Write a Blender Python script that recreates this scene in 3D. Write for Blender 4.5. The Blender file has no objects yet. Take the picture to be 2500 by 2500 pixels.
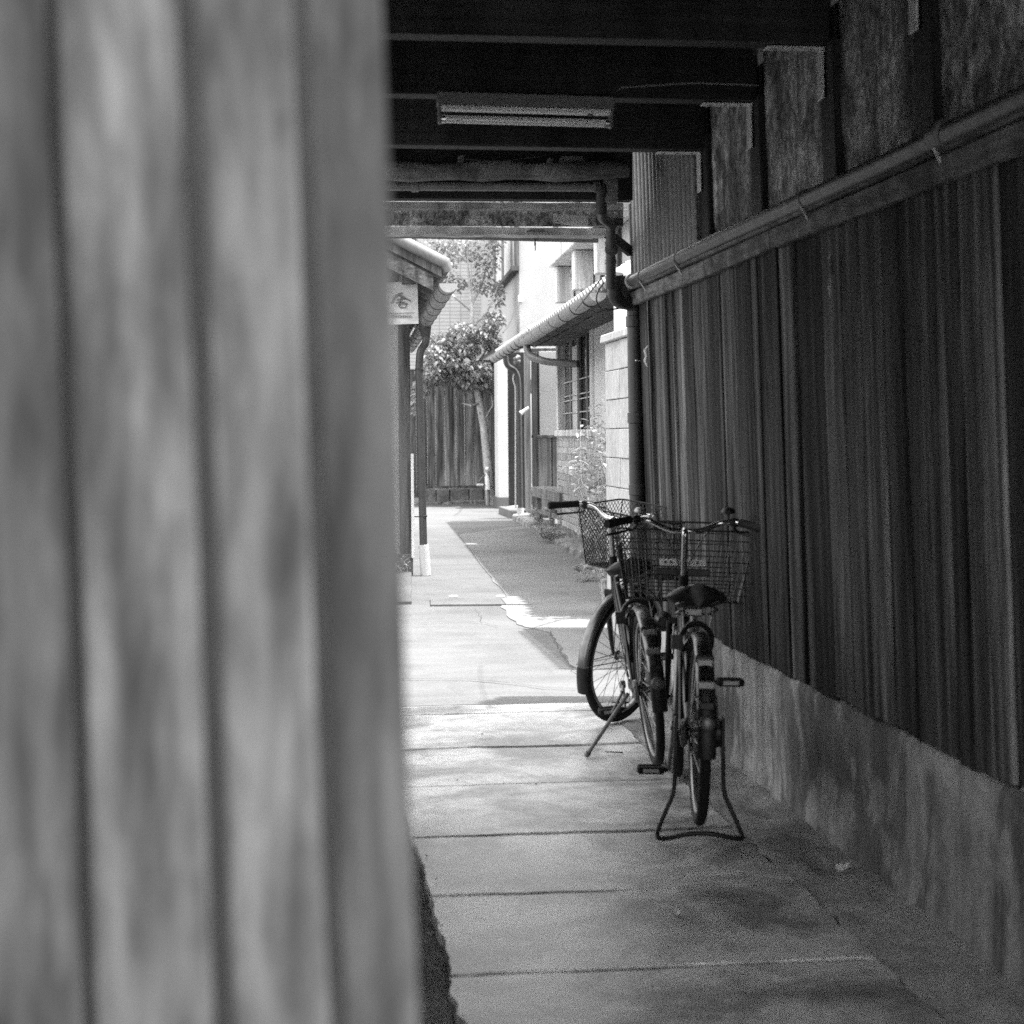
import bpy, math, random
from mathutils import Vector, Matrix, noise
random.seed(7)
R = math.radians
scene = bpy.context.scene
col = scene.collection

# ------------------------------------------------------------------ camera
F = 4400.0                      # focal length in photo pixels (photo is 2500 wide)
CAMH = 1.36
YAW = math.atan(510 / F)        # the view looks a little right of the passage axis (+Y)
ROLL = R(0.5)
PCX, PCY = 1250.0, 1060.5       # principal point in photo pixels
fwd = Vector((math.sin(YAW), math.cos(YAW), 0))
rgt = Vector((math.cos(YAW), -math.sin(YAW), 0))
upv = Vector((0, 0, 1))
Rc = rgt * math.cos(ROLL) - upv * math.sin(ROLL)
Uc = upv * math.cos(ROLL) + rgt * math.sin(ROLL)
CAMPOS = Vector((0, 0, CAMH))
cd = bpy.data.cameras.new('camera')
cam = bpy.data.objects.new('camera', cd); col.objects.link(cam)
m = Matrix((Rc, Uc, -fwd)).transposed().to_4x4(); m.translation = CAMPOS
cam.matrix_world = m
cd.sensor_width = 36.0; cd.lens = 36.0 * F / 2500
cd.shift_y = -(1250 - PCY) / 2500
cd.clip_start = 0.05; cd.clip_end = 500
cd.dof.use_dof = True; cd.dof.focus_distance = 12.5; cd.dof.aperture_fstop = 4.6
scene.camera = cam

# ------------------------------------------------------------------ sky, sun, exposure
SUN = Vector((0.262, -0.045, 0.96)).normalized()
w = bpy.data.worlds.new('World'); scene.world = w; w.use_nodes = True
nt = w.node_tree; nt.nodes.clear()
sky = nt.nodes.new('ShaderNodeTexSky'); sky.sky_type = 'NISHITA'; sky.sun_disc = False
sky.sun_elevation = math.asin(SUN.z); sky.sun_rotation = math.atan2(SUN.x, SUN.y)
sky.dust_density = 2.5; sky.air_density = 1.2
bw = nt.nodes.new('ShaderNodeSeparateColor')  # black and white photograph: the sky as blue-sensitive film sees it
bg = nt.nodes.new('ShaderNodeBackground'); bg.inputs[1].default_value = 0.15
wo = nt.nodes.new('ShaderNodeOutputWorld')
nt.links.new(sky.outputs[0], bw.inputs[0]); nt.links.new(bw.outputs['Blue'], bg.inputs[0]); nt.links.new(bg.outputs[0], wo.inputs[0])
sl = bpy.data.lights.new('sun', 'SUN'); sl.energy = 2.0; sl.angle = R(1.0); sl.color = (1, 1, 1)
so = bpy.data.objects.new('sun', sl); col.objects.link(so)
so.rotation_euler = SUN.to_track_quat('Z', 'Y').to_euler(); so.location = (3, 0, 12)
scene.view_settings.view_transform = 'Standard'; scene.view_settings.look = 'None'
scene.view_settings.exposure = 2.7; scene.view_settings.gamma = 1.0
scene.view_settings.use_curve_mapping = False
scene.cycles.use_denoising = False
scene.cycles.max_bounces = 10; scene.cycles.diffuse_bounces = 6; scene.cycles.transparent_max_bounces = 12

# ------------------------------------------------------------------ photo pixel -> place
def ray(px, py):
    u, v = (px - PCX) / F, -(py - PCY) / F
    return fwd + Rc * u + Uc * v
def onZ(px, py, z=0.0):
    d = ray(px, py); t = (z - CAMH) / d.z; return CAMPOS + d * t
def onY(px, py, y):
    d = ray(px, py); return CAMPOS + d * (y / d.y)
K = 166 / F                     # the far alley turns a little to the right: x = o + K*y
def onO(px, py, o, k=K):
    d = ray(px, py); t = o / (d.x - k * d.y); return CAMPOS + d * t
def hp(o, s, z, k=K): return (o + k * s, s, z)

# ------------------------------------------------------------------ mesh helpers
class MB:
    def __init__(s, M=None): s.v = []; s.f = []; s.M = M
    def add(s, vs, fs):
        b = len(s.v)
        s.v += [(s.M @ Vector(p)) if s.M else Vector(p) for p in vs]
        s.f += [tuple(i + b for i in q) for q in fs]
        return s
    def hexa(s, p):      # p: 4 bottom (ccw seen from above) + 4 top
        return s.add(p, [(3,2,1,0),(4,5,6,7),(0,1,5,4),(1,2,6,5),(2,3,7,6),(3,0,4,7)])
    def box(s, x0, x1, y0, y1, z0, z1):
        if x0 > x1: x0, x1 = x1, x0
        if y0 > y1: y0, y1 = y1, y0
        if z0 > z1: z0, z1 = z1, z0
        return s.hexa([(x0,y0,z0),(x1,y0,z0),(x1,y1,z0),(x0,y1,z0),(x0,y0,z1),(x1,y0,z1),(x1,y1,z1),(x0,y1,z1)])
    def beam(s, p, q, w, h, up=(0,0,1)):
        p, q = Vector(p), Vector(q); d = (q - p).normalized(); up = Vector(up)
        if abs(d.dot(up)) > .98: up = Vector((1,0,0))
        a = d.cross(up).normalized() * (w/2); b = a.cross(d).normalized() * (h/2)
        return s.add([p-a-b, p+a-b, p+a+b, p-a+b, q-a-b, q+a-b, q+a+b, q-a+b],
                     [(0,1,2,3),(7,6,5,4),(0,4,5,1),(1,5,6,2),(2,6,7,3),(3,7,4,0)])
    def tube(s, pts, r, n=8, closed=False, caps=True):
        pts = [Vector(p) for p in pts]; N = len(pts)
        rs = r if isinstance(r, (list, tuple)) else [r]*N
        vs = []; prev = None
        for i, p in enumerate(pts):
            if closed: t = (pts[(i+1)%N] - pts[i-1])
            else: t = pts[min(i+1,N-1)] - pts[max(i-1,0)]
            t.normalize()
            if prev is None:
                a = Vector((0,0,1)) if abs(t.z) < .9 else Vector((1,0,0))
                u = t.cross(a).normalized()
            else:
                u = (prev - t * prev.dot(t)).normalized()
            prev = u; b = t.cross(u)
            for k in range(n):
                an = 2*math.pi*k/n
                vs.append(p + (u*math.cos(an) + b*math.sin(an)) * rs[i])
        fs = []
        for i in range(N if closed else N-1):
            j = (i+1) % N
            for k in range(n):
                l = (k+1) % n
                fs.append((i*n+k, i*n+l, j*n+l, j*n+k))
        if caps and not closed:
            fs.append(tuple(reversed(range(n)))); fs.append(tuple((N-1)*n + k for k in range(n)))
        return s.add(vs, fs)
    def ring(s, c, ax, R_, r, N=40, n=8, sx=1.0):
        c = Vector(c); ax = Vector(ax).normalized()
        a = ax.cross(Vector((0,0,1)) if abs(ax.z) < .9 else Vector((1,0,0))).normalized(); b = ax.cross(a)
        vs = []; fs = []
        for i in range(N):
            t = 2*math.pi*i/N; d = a*math.cos(t) + b*math.sin(t)
            for k in range(n):
                q = 2*math.pi*k/n
                vs.append(c + d*(R_ + r*math.cos(q)) + ax*(r*sx*math.sin(q)))
        for i in range(N):
            j = (i+1) % N
            for k in range(n):
                l = (k+1) % n
                fs.append((i*n+k, j*n+k, j*n+l, i*n+l))
        return s.add(vs, fs)
    def half(s, p, q, r, n=12):
        p, q = Vector(p), Vector(q); t = (q-p).normalized(); u = t.cross(Vector((0, 0, 1))).normalized(); b = u.cross(t)
        vs = []
        for c in (p, q):
            for rr in (r, r*.93):
                for k in range(n+1): a = math.pi + math.pi*k/n; vs.append(c + u*math.cos(a)*rr + b*math.sin(a)*rr)
        m = n+1; fs = []
        for k in range(n):
            fs += [(k, k+1, 2*m+k+1, 2*m+k), (m+k+1, m+k, 3*m+k, 3*m+k+1)]
        fs += [(0, 2*m, 3*m, m), (n, m+n, 3*m+n, 2*m+n), tuple(range(m)), tuple(reversed(range(2*m, 3*m)))]
        return s.add(vs, fs)
    def lathe(s, c, ax, prof, n=16):
        c = Vector(c); ax = Vector(ax).normalized()
        a = ax.cross(Vector((0,0,1)) if abs(ax.z) < .9 else Vector((1,0,0))).normalized(); b = ax.cross(a)
        vs = []; fs = []
        for (rr, h) in prof:
            for k in range(n):
                q = 2*math.pi*k/n; vs.append(c + ax*h + (a*math.cos(q) + b*math.sin(q))*rr)
        for i in range(len(prof)-1):
            for k in range(n):
                l = (k+1) % n; fs.append((i*n+k, i*n+l, (i+1)*n+l, (i+1)*n+k))
        fs.append(tuple(reversed(range(n)))); fs.append(tuple((len(prof)-1)*n+k for k in range(n)))
        return s.add(vs, fs)
    def grid(s, fn, nu, nv, thick=None):
        vs = [fn(i/nu, j/nv) for j in range(nv+1) for i in range(nu+1)]
        fs = [(j*(nu+1)+i, j*(nu+1)+i+1, (j+1)*(nu+1)+i+1, (j+1)*(nu+1)+i) for j in range(nv) for i in range(nu)]
        return s.add(vs, fs)
    def prism(s, poly, d):      # poly: planar list of points, d: extrusion vector
        n = len(poly); d = Vector(d); a = [Vector(p) for p in poly]
        return s.add(a + [p + d for p in a], [tuple(reversed(range(n))), tuple(range(n, 2*n))] +
                     [(i, (i+1)%n, n+(i+1)%n, n+i) for i in range(n)])

ORG = {}
def _props(o, label, cat, group, kind):
    if label: o['label'] = label
    if cat: o['category'] = cat
    if group: o['group'] = group
    if kind: o['kind'] = kind
def empty(name, loc, label, cat, group=None):
    o = bpy.data.objects.new(name, None); col.objects.link(o); o.location = loc; o.empty_display_size = .1
    _props(o, label, cat, group, None); ORG[o] = Vector(loc); return o
def ob(name, mb, mat, parent=None, label=None, cat=None, group=None, kind=None, bevel=0, smooth=False, loc=None):
    if parent is not None: org = ORG[parent]
    elif loc is not None: org = Vector(loc)
    else:
        xs = [p.x for p in mb.v]; ys = [p.y for p in mb.v]; zs = [p.z for p in mb.v]
        org = Vector(((min(xs)+max(xs))/2, (min(ys)+max(ys))/2, min(zs)))
    me = bpy.data.meshes.new(name)
    me.from_pydata([p - org for p in mb.v], [], mb.f); me.update()
    if isinstance(mat, (list, tuple)):
        for q in mat: me.materials.append(q)
    else: me.materials.append(mat)
    o = bpy.data.objects.new(name, me); col.objects.link(o)
    if parent is not None: o.parent = parent
    else: o.location = org
    ORG[o] = org
    _props(o, label, cat, group, kind)
    if smooth:
        me.shade_smooth()
        md = o.modifiers.new('split', 'EDGE_SPLIT'); md.split_angle = R(40)
    if bevel:
        md = o.modifiers.new('bevel', 'BEVEL'); md.width = bevel; md.segments = 1; md.limit_method = 'ANGLE'; md.angle_limit = R(40)
    return o
def rough(mb, amp, scale, axis=None, cut=True):   # break up straight edges with coherent noise
    for i, p in enumerate(mb.v):
        d = noise.noise_vector(p * scale) * amp
        if axis: d = Vector((d.x*axis[0], d.y*axis[1], d.z*axis[2]))
        mb.v[i] = p + d
    return mb
def arc(p0, p1, p2, n=6):
    p0, p1, p2 = Vector(p0), Vector(p1), Vector(p2)
    return [p0*(1-t)**2 + p1*2*t*(1-t) + p2*t*t for t in [i/n for i in range(n+1)]]
def fillet(pts, r=.05, n=5):
    pts = [Vector(p) for p in pts]; out = [pts[0]]
    for i in range(1, len(pts)-1):
        a, b, c = pts[i-1], pts[i], pts[i+1]
        r1 = min(r, (a-b).length*.48, (c-b).length*.48)
        out += arc(b + (a-b).normalized()*r1, b, b + (c-b).normalized()*r1, n)
    return out + [pts[-1]]

# ------------------------------------------------------------------ materials (all grey: a black and white photograph)
def g(v): return (v, v, v, 1)
def newmat(name):
    mt = bpy.data.materials.new(name); mt.use_nodes = True
    n = mt.node_tree; b = n.nodes['Principled BSDF']; return mt, n, b
def nodes_coord(n, scale, rand=True, rot=None):
    tc = n.nodes.new('ShaderNodeTexCoord'); mp = n.nodes.new('ShaderNodeMapping'); mp.inputs['Scale'].default_value = scale
    if rot: mp.inputs['Rotation'].default_value = rot
    if rand:
        oi = n.nodes.new('ShaderNodeObjectInfo'); ml = n.nodes.new('ShaderNodeVectorMath'); ml.operation = 'SCALE'
        ml.inputs[0].default_value = (17.3, 9.1, 23.7); n.links.new(oi.outputs['Random'], ml.inputs['Scale'])
        ad = n.nodes.new('ShaderNodeVectorMath'); ad.operation = 'ADD'
        n.links.new(tc.outputs['Object'], ad.inputs[0]); n.links.new(ml.outputs[0], ad.inputs[1]); n.links.new(ad.outputs[0], mp.inputs[0])
    else: n.links.new(tc.outputs['Object'], mp.inputs[0])
    return mp
def nz(n, mp, scale, detail=6, rough=.6, dist=0):
    t = n.nodes.new('ShaderNodeTexNoise'); t.inputs['Scale'].default_value = scale; t.inputs['Detail'].default_value = detail
    t.inputs['Roughness'].default_value = rough; t.inputs['Distortion'].default_value = dist
    n.links.new(mp.outputs[0], t.inputs['Vector']); return t.outputs['Fac']
def ramp(n, fac, stops):
    r = n.nodes.new('ShaderNodeValToRGB'); n.links.new(fac, r.inputs[0]); e = r.color_ramp.elements
    while len(e) < len(stops): e.new(.5)
    for q, (p, v) in zip(e, stops): q.position = p; q.color = g(v)
    return r.outputs[0]
def mul(n, a, b, mode='MULTIPLY', fac=1.0):
    x = n.nodes.new('ShaderNodeMix'); x.data_type = 'RGBA'; x.blend_type = mode
    if isinstance(fac, float): x.inputs[0].default_value = fac
    else: n.links.new(fac, x.inputs[0])
    for s, i in ((a, 6), (b, 7)):
        if isinstance(s, float): x.inputs[i].default_value = g(s)
        else: n.links.new(s, x.inputs[i])
    return x.outputs[2]
def objvar(n, lo, hi):
    oi = n.nodes.new('ShaderNodeObjectInfo'); return ramp(n, oi.outputs['Random'], [(0, lo), (1, hi)])
def bump(n, b, fac, strength, dist=.01):
    bp = n.nodes.new('ShaderNodeBump'); bp.inputs['Strength'].default_value = strength; bp.inputs['Distance'].default_value = dist
    n.links.new(fac, bp.inputs['Height']); n.links.new(bp.outputs[0], b.inputs['Normal'])
def wood(name, lo, hi, var=(.7, 1.25), grain=(60, 60, 2.2), streak=None, rgh=.75, bmp=.5, knots=False, spec=.2):
    mt, n, b = newmat(name)
    mp = nodes_coord(n, grain); f1 = nz(n, mp, 1.0, 5, .65, .6)
    mp2 = nodes_coord(n, (9, 9, .8)); f2 = nz(n, mp2, 1.0, 4, .6, .3)
    c = mul(n, ramp(n, f1, [(.3, lo), (.7, hi)]), ramp(n, f2, [(.32, .45), (.62, 1.15)]))
    c = mul(n, c, objvar(n, *var))
    if streak:
        mp3 = nodes_coord(n, streak[0]); f3 = nz(n, mp3, 1.0, 5, .6, .2)
        c = mul(n, c, ramp(n, f3, [(streak[1], streak[3]), (streak[2], 1.0)]))
    if knots:
        mp4 = nodes_coord(n, (6, 6, 2.0)); vo = n.nodes.new('ShaderNodeTexVoronoi'); n.links.new(mp4.outputs[0], vo.inputs[0]); vo.inputs['Scale'].default_value = 1.6
        c = mul(n, c, ramp(n, vo.outputs['Distance'], [(.05, .2), (.13, 1.0)]))
    n.links.new(c, b.inputs['Base Color']); b.inputs['Roughness'].default_value = rgh; b.inputs['Specular IOR Level'].default_value = spec
    bump(n, b, f1, bmp, .006); return mt
def stone(name, lo, hi, big=1.3, fine=22, rgh=.85, bmp=.35, spots=None, stains=None, streakz=None, spec=.3, rand=False):
    mt, n, b = newmat(name)
    mp = nodes_coord(n, (1, 1, 1), rand)
    f1 = nz(n, mp, big, 7, .68, .8); f2 = nz(n, mp, fine, 6, .7)
    c = mul(n, ramp(n, f1, [(.3, lo), (.68, hi)]), ramp(n, f2, [(.3, .72), (.7, 1.12)]))
    if stains:
        for (sc, p0, p1, v) in stains:
            f3 = nz(n, nodes_coord(n, sc, rand), 1.0, 6, .62, .7); c = mul(n, c, ramp(n, f3, [(p0, v), (p1, 1.0)]))
    if streakz:
        f4 = nz(n, nodes_coord(n, (streakz[0], streakz[0], streakz[1]), rand), 1.0, 5, .6, .4); c = mul(n, c, ramp(n, f4, [(streakz[2], streakz[4]), (streakz[3], 1.0)]))
    if spots:
        f5 = nz(n, mp, spots[0], 3, .6); c = mul(n, c, ramp(n, f5, [(spots[1], spots[3]), (spots[2], 1.0)]))
    n.links.new(c, b.inputs['Base Color']); b.inputs['Roughness'].default_value = rgh; b.inputs['Specular IOR Level'].default_value = spec
    ad = n.nodes.new('ShaderNodeMath'); ad.operation = 'MULTIPLY_ADD'; ad.inputs[1].default_value = .35
    n.links.new(f2, ad.inputs[0]); n.links.new(f1, ad.inputs[2])
    bump(n, b, ad.outputs[0], bmp, .012); return mt
def paint(name, v, rgh=.45, metal=0.0, dirt=.35, spec=.5, sc=14, bmp=.05):
    mt, n, b = newmat(name)
    mp = nodes_coord(n, (1, 1, 1)); f = nz(n, mp, sc, 6, .65, .3)
    n.links.new(ramp(n, f, [(.3, v*(1-dirt)), (.62, v)]), b.inputs['Base Color'])
    rr = n.nodes.new('ShaderNodeMapRange'); rr.inputs['To Min'].default_value = min(1, rgh+.18); rr.inputs['To Max'].default_value = max(.05, rgh-.08)
    n.links.new(f, rr.inputs['Value']); n.links.new(rr.outputs[0], b.inputs['Roughness'])
    b.inputs['Metallic'].default_value = metal; b.inputs['Specular IOR Level'].default_value = spec
    bump(n, b, f, bmp, .004); return mt
def leafmat(name, lo, hi):
    mt, n, b = newmat(name)
    mp = nodes_coord(n, (1, 1, 1)); f = nz(n, mp, 9, 3)
    c = ramp(n, f, [(.3, lo), (.7, hi)]); n.links.new(c, b.inputs['Base Color']); b.inputs['Roughness'].default_value = .42
    tr = n.nodes.new('ShaderNodeBsdfTranslucent'); n.links.new(c, tr.inputs[0]); mx = n.nodes.new('ShaderNodeMixShader'); mx.inputs[0].default_value = .35
    o = n.nodes['Material Output']; n.links.new(b.outputs[0], mx.inputs[1]); n.links.new(tr.outputs[0], mx.inputs[2]); n.links.new(mx.outputs[0], o.inputs[0]); return mt

M_slab = stone('passage_concrete', .46, .62, 1.6, 30, .40, .12, stains=[((1.7, 2.0, 1), .40, .56, .36), ((7, 6, 3), .34, .52, .6), ((30, 30, 3), .3, .42, .7)], spec=.6)
M_yard = stone('yard_concrete', .095, .135, .8, 60, .85, .25, stains=[((.5, 1.2, 1), .3, .55, .75), ((6, 1.2, 1), .3, .45, .85)])
M_ashph = stone('yard_asphalt', .155, .205, .9, 90, .9, .4, stains=[((.6, 1.0, 1), .3, .55, .75)])
M_street = stone('street_concrete', .3, .4, .8, 60)
M_dirt = stone('grey_dirt', .07, .24, 12, 60, .95, .9)
M_soil = stone('dark_soil', .02, .07, 9, 40, .95, .8)
M_mortar = stone('rough_mortar', .16, .34, 4, 34, .9, .7, stains=[((5, 2, 5), .35, .55, .55)])
M_plinth = stone('plinth_concrete', .25, .44, 2.0, 40, .85, .3, stains=[((2.6, 2.2, 1.6), .46, .51, .45), ((9, 9, 7), .35, .55, .65)], streakz=(14, 1.2, .35, .55, .6))
M_plast_old = stone('mottled_plaster', .06, .85, 7, 50, .9, .4, stains=[((4, 3, 2), .38, .56, .3), ((45, 45, 30), .4, .56, .35)], streakz=(26, 3, .38, .54, .5))
M_plast = stone('white_plaster', .36, .43, 1.2, 50, .85, .08)
M_plast_gr = stone('grey_plaster', .42, .55, 2, 60, .88, .15)
M_plast_sand = stone('sandy_plaster', .55, .68, 3, 90, .92, .4)
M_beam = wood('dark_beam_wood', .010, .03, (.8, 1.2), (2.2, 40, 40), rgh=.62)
M_beam_lt = wood('pale_beam_wood', .40, .62, (.8, 1.2), (1.8, 50, 50), rgh=.8)
M_log = stone('barked_log', .06, .30, 5, 18, .85, .7, stains=[((2, 6, 6), .4, .6, .35)])
M_board = wood('dark_wall_board', .006, .19, (.35, 1.7), (42, 42, 1.3), streak=((15, 15, .55), .38, .62, .25), rgh=.8, bmp=.9, spec=.06)
M_batten = wood('pale_batten_wood', .08, .20, (.8, 1.2), (50, 1.8, 50), streak=((14, 7, 20), .38, .56, .35))
M_fgboard = wood('weathered_grey_board', .058, .122, (.9, 1.1), (30, 30, 7), streak=((38, 38, 5), .36, .58, .42), rgh=.9, bmp=.5, spec=.05)
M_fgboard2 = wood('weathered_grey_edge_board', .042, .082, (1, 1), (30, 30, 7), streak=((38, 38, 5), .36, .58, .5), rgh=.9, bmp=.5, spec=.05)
M_fence = wood('weathered_fence_board', .14, .46, (.75, 1.2), (26, 26, 1.3), streak=((8, 8, .45), .38, .58, .28), knots=True, rgh=.85)
M_fence_dk = wood('dark_fence_board', .05, .14, (.75, 1.2), (26, 26, 1.3), streak=((8, 8, .45), .38, .58, .28), rgh=.85)
M_post = wood('brown_post_wood', .05, .14, (.85, 1.15), (50, 50, 2), streak=((9, 9, .6), .34, .55, .4))
M_panelw = wood('door_panel_wood', .10, .22, (.85, 1.15), (30, 30, 1.2))
M_framew = wood('pale_frame_wood', .5, .68, (.9, 1.1), (40, 40, 3))
M_siding = wood('horizontal_siding_wood', .32, .48, (.8, 1.25), (60, 2.2, 60), rgh=.6)
M_bench = wood('bench_wood', .12, .26, (.85, 1.15), (30, 3, 30))
M_pipe_gr = paint('grey_plastic_pipe', .16, .42, 0, .35)
M_conduit = paint('dusty_grey_conduit', .048, .45, 0, .35)
M_gutter = paint('pale_grey_gutter', .3, .4, 0, .3)
M_pipe_dk = paint('dark_plastic_pipe', .045, .35, 0, .35)
M_pipe_bk = paint('black_plastic_pipe', .02, .4, 0, .4)
M_pipe_lt = paint('pale_plastic_pipe', .45, .4, 0, .2)
M_pipe_wh = paint('white_plastic_sleeve', .5, .45, 0, .12)
M_galv = paint('galvanised_steel', .6, .45, .2, .4, sc=40)
M_chrome = paint('chrome', .5, .15, 1.0, .25, sc=30)
M_alu = paint('dull_aluminium', .2, .38, .9, .3, sc=30)
M_stain = paint('stained_steel', .13, .38, .8, .4, sc=30)
M_black = paint('black_rubber', .012, .7, 0, .3, spec=.15)
M_blackpl = paint('black_plastic', .012, .38, 0, .3, spec=.25)
M_frame = paint('dark_frame_paint', .010, .3, 0, .15, spec=.22)
M_frame2 = paint('silver_frame_paint', .38, .28, .7, .2, spec=.6)
M_lampwh = paint('yellowed_white_enamel', .14, .4, 0, .35, sc=22)
M_tubegl = paint('frosted_tube_glass', .75, .12, 0, .05)
M_reflect = paint('pale_reflector', .16, .2, 0, .1)
M_white = paint('white_paint', .75, .45, 0, .15)
M_lattice = paint('white_lattice_paint', .7, .5, 0, .15)
M_corr = stone('corrugated_sheet', .15, .23, 3, 30, .5, .05, streakz=(30, .8, .36, .6, .6), spec=.5)
M_roof = stone('grey_roof_tile', .09, .15, 5, 40, .55, .2, spec=.5)
M_roof_lt = stone('pale_roof_sheet', .27, .38, 3, 30, .5, .1, spec=.5)
M_block = stone('bamboo_pattern_tile', .36, .5, 3, 20, .6, .2, streakz=(60, 1.2, .34, .55, .8), rand=True)
M_bark = stone('tree_bark', .22, .46, 8, 30, .9, .7)
M_leaf = leafmat('tree_leaf', .16, .32)
M_leaf2 = leafmat('shrub_leaf', .17, .32)
M_moss = stone('mossy_stone', .05, .2, 6, 25, .95, .8)
M_cloth = stone('pale_cloth', .55, .7, 9, 60, .9, .2)
M_signb = stone('pale_sign_board', .36, .46, 3, 12, .7, .1, streakz=(3, 26, .36, .5, .78))
M_ink = paint('dark_sign_paint', .10, .6, 0, .3)
M_wire = paint('dark_cable', .03, .5)
M_fender = paint('worn_steel_fender', .13, .28, .95, .35, sc=24)
M_lens = paint('headlamp_glass', .7, .06, .6, .05)
def glassmat():
    mt, n, b = newmat('dark_window_glass')
    b.inputs['Base Color'].default_value = g(.03); b.inputs['Roughness'].default_value = .06; b.inputs['Specular IOR Level'].default_value = .6
    return mt
M_glass = glassmat()
def tilewall():
    mt, n, b = newmat('white_tile_facing')
    tc = n.nodes.new('ShaderNodeTexCoord'); mp = n.nodes.new('ShaderNodeMapping'); mp.inputs['Rotation'].default_value = (R(90), 0, 0)
    n.links.new(tc.outputs['Object'], mp.inputs[0])
    br = n.nodes.new('ShaderNodeTexBrick'); n.links.new(mp.outputs[0], br.inputs[0]); br.inputs['Scale'].default_value = 1.0
    br.offset = 0.0; br.inputs['Brick Width'].default_value = .30; br.inputs['Row Height'].default_value = .10; br.inputs['Mortar Size'].default_value = .011
    br.inputs['Color1'].default_value = g(.30); br.inputs['Color2'].default_value = g(.33); br.inputs['Mortar'].default_value = g(.17)
    n.links.new(br.outputs[0], b.inputs['Base Color']); b.inputs['Roughness'].default_value = .4
    bump(n, b, br.outputs['Fac'], -.4, .01); return mt
M_tilew = tilewall()

# ================================================================== SETTING: ground
mb = MB(); mb.box(-60, 60, -60, 110, -.6, -.06)
ob('ground', mb, M_soil, kind='structure', loc=(0, 0, -.6))
def flat(fn, nu, nv): m_ = MB(); m_.grid(fn, nu, nv); return m_
# street in front of the passage
ob('street', MB().box(-30, 30, -25, 1.9, -.06, -.012), M_street, kind='structure', loc=(0, 0, -.06))
# passage floor: concrete slabs with open joints
pf = ob('passage_floor', MB().box(.42, 1.43, 1.9, 9.015, -.06, -.008), M_soil, kind='structure', loc=(1, 5, -.06))
joints = [1.9, 2.5, 3.30, 3.92, 4.53, 5.31, 6.09, 6.98, 7.80, 8.74, 9.02]
def edgeL(y): return .36 + .015*noise.noise(Vector((0, y*2.2, 3))) + .012*noise.noise(Vector((0, y*11, 7))) - .03*max(0, (5.4-y)*.3) + (.09 if y < 4.3 else 0)*(4.3-y)
def edgeR(y): return 1.47 + .02*noise.noise(Vector((5, y*2, 3))) + .012*noise.noise(Vector((5, y*9, 3)))
for a, b in zip(joints[:-1], joints[1:]):
    m_ = MB(); y0, y1 = a + .008, b - .008; nu, nv = 26, 16
    dz = random.uniform(-.004, .004); sk = random.uniform(-.012, .012)
    def wp(t, n, L):
        k = round(t*n); e_ = .006/L
        return 0 if k == 0 else e_ if k == 1 else 1-e_ if k == n-1 else 1 if k == n else (k-1)/(n-2)
    def top(u, v, z=0):
        u, v = wp(u, nu, 1.1), wp(v, nv, y1-y0)
        y = y0 + (y1-y0)*v; xl, xr = edgeL(y), edgeR(y); x = xl + (xr-xl)*u
        y += .006*noise.noise(Vector((x*3, a, 1))) + sk*(x-.9)
        e = min(u, 1-u, v, 1-v)
        zz = dz + .006*noise.noise(Vector((x*2.2, y*2.2, 0))) + .002*noise.noise(Vector((x*9, y*9, 0)))
        if e < .0001: zz -= .008
        return (x, y, zz)
    m_.grid(top, nu, nv)
    n_ = nu+1; rim = [i for i in range(n_)] + [j*n_+nu for j in range(1, nv+1)] + [nv*n_+i for i in range(nu-1, -1, -1)] + [j*n_ for j in range(nv-1, 0, -1)]
    base = len(m_.v); m_.v += [m_.v[i] - Vector((0, 0, .03)) for i in rim]
    for k in range(len(rim)): l = (k+1) % len(rim); m_.f.append((rim[k], base+k, base+l, rim[l]))
    ob('slab', m_, M_slab, pf, smooth=True)
# rough mortar strip between the slabs and the right plinth
def strip(u, v):
    y = 1.9 + 7.12*v; xl = edgeR(y) - .001 + .01*noise.noise(Vector((1, y*7, 0))); xr = 1.80; x = xl + (xr-xl)*u
    z = -.006 + .016*noise.noise(Vector((x*9, y*5, 2))) + .03*max(0, u-.45)**1.2*(1+.9*noise.noise(Vector((x*6, y*7, 5)))) - (.006 if u < .01 else 0)
    return (x, y, z)
ob('mortar_strip', flat(strip, 14, 160), M_mortar, pf, smooth=True)
# a dirt gutter along the left wall
def gut(u, v):
    y = 1.9 + 7.1*v; x = -.05 + (.5)*u
    return (x, y, -.028 + .02*noise.noise(Vector((x*14, y*14, 2))) + .012*noise.noise(Vector((x*40, y*40, 2))))
ob('dirt_gutter', flat(gut, 16, 200), M_dirt, pf, smooth=True)

# yard beyond the passage
def yard(u, v):
    y = 9.03 + 40*v**1.6; x = -6 + 16*u
    return (x, y, -.003 + .002*noise.noise(Vector((x*.8, y*.5, 0))))
ob('yard_pavement', flat(yard, 40, 90), M_yard, kind='structure', smooth=True, loc=(1, 20, 0))
# asphalt patch on the right with a ragged, cracked edge
pc = [onZ(*p) for p in [(1120,1305),(1190,1400),(1235,1455),(1228,1490),(1262,1525),(1330,1541),(1352,1548),(1366,1580),(1390,1615),(1408,1645)]]
poly = []
for a, b in zip(pc[:-1], pc[1:]):
    for t in range(5):
        p = a.lerp(b, t/5); q = noise.noise_vector(p*5)*.05; poly.append((p.x+q.x, p.y+q.y, -.03))
right = [(2.6, 10.6, -.03), (3.05, 14, -.03), (3.3, 22, -.03), (3.5, 27, -.03)]
mb = MB(); mb.prism([Vector(p) for p in poly] + [Vector(p) for p in right], (0, 0, .0335))
ob('asphalt_patch', mb, M_ashph, kind='structure', loc=(2.3, 15, 0))
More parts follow.
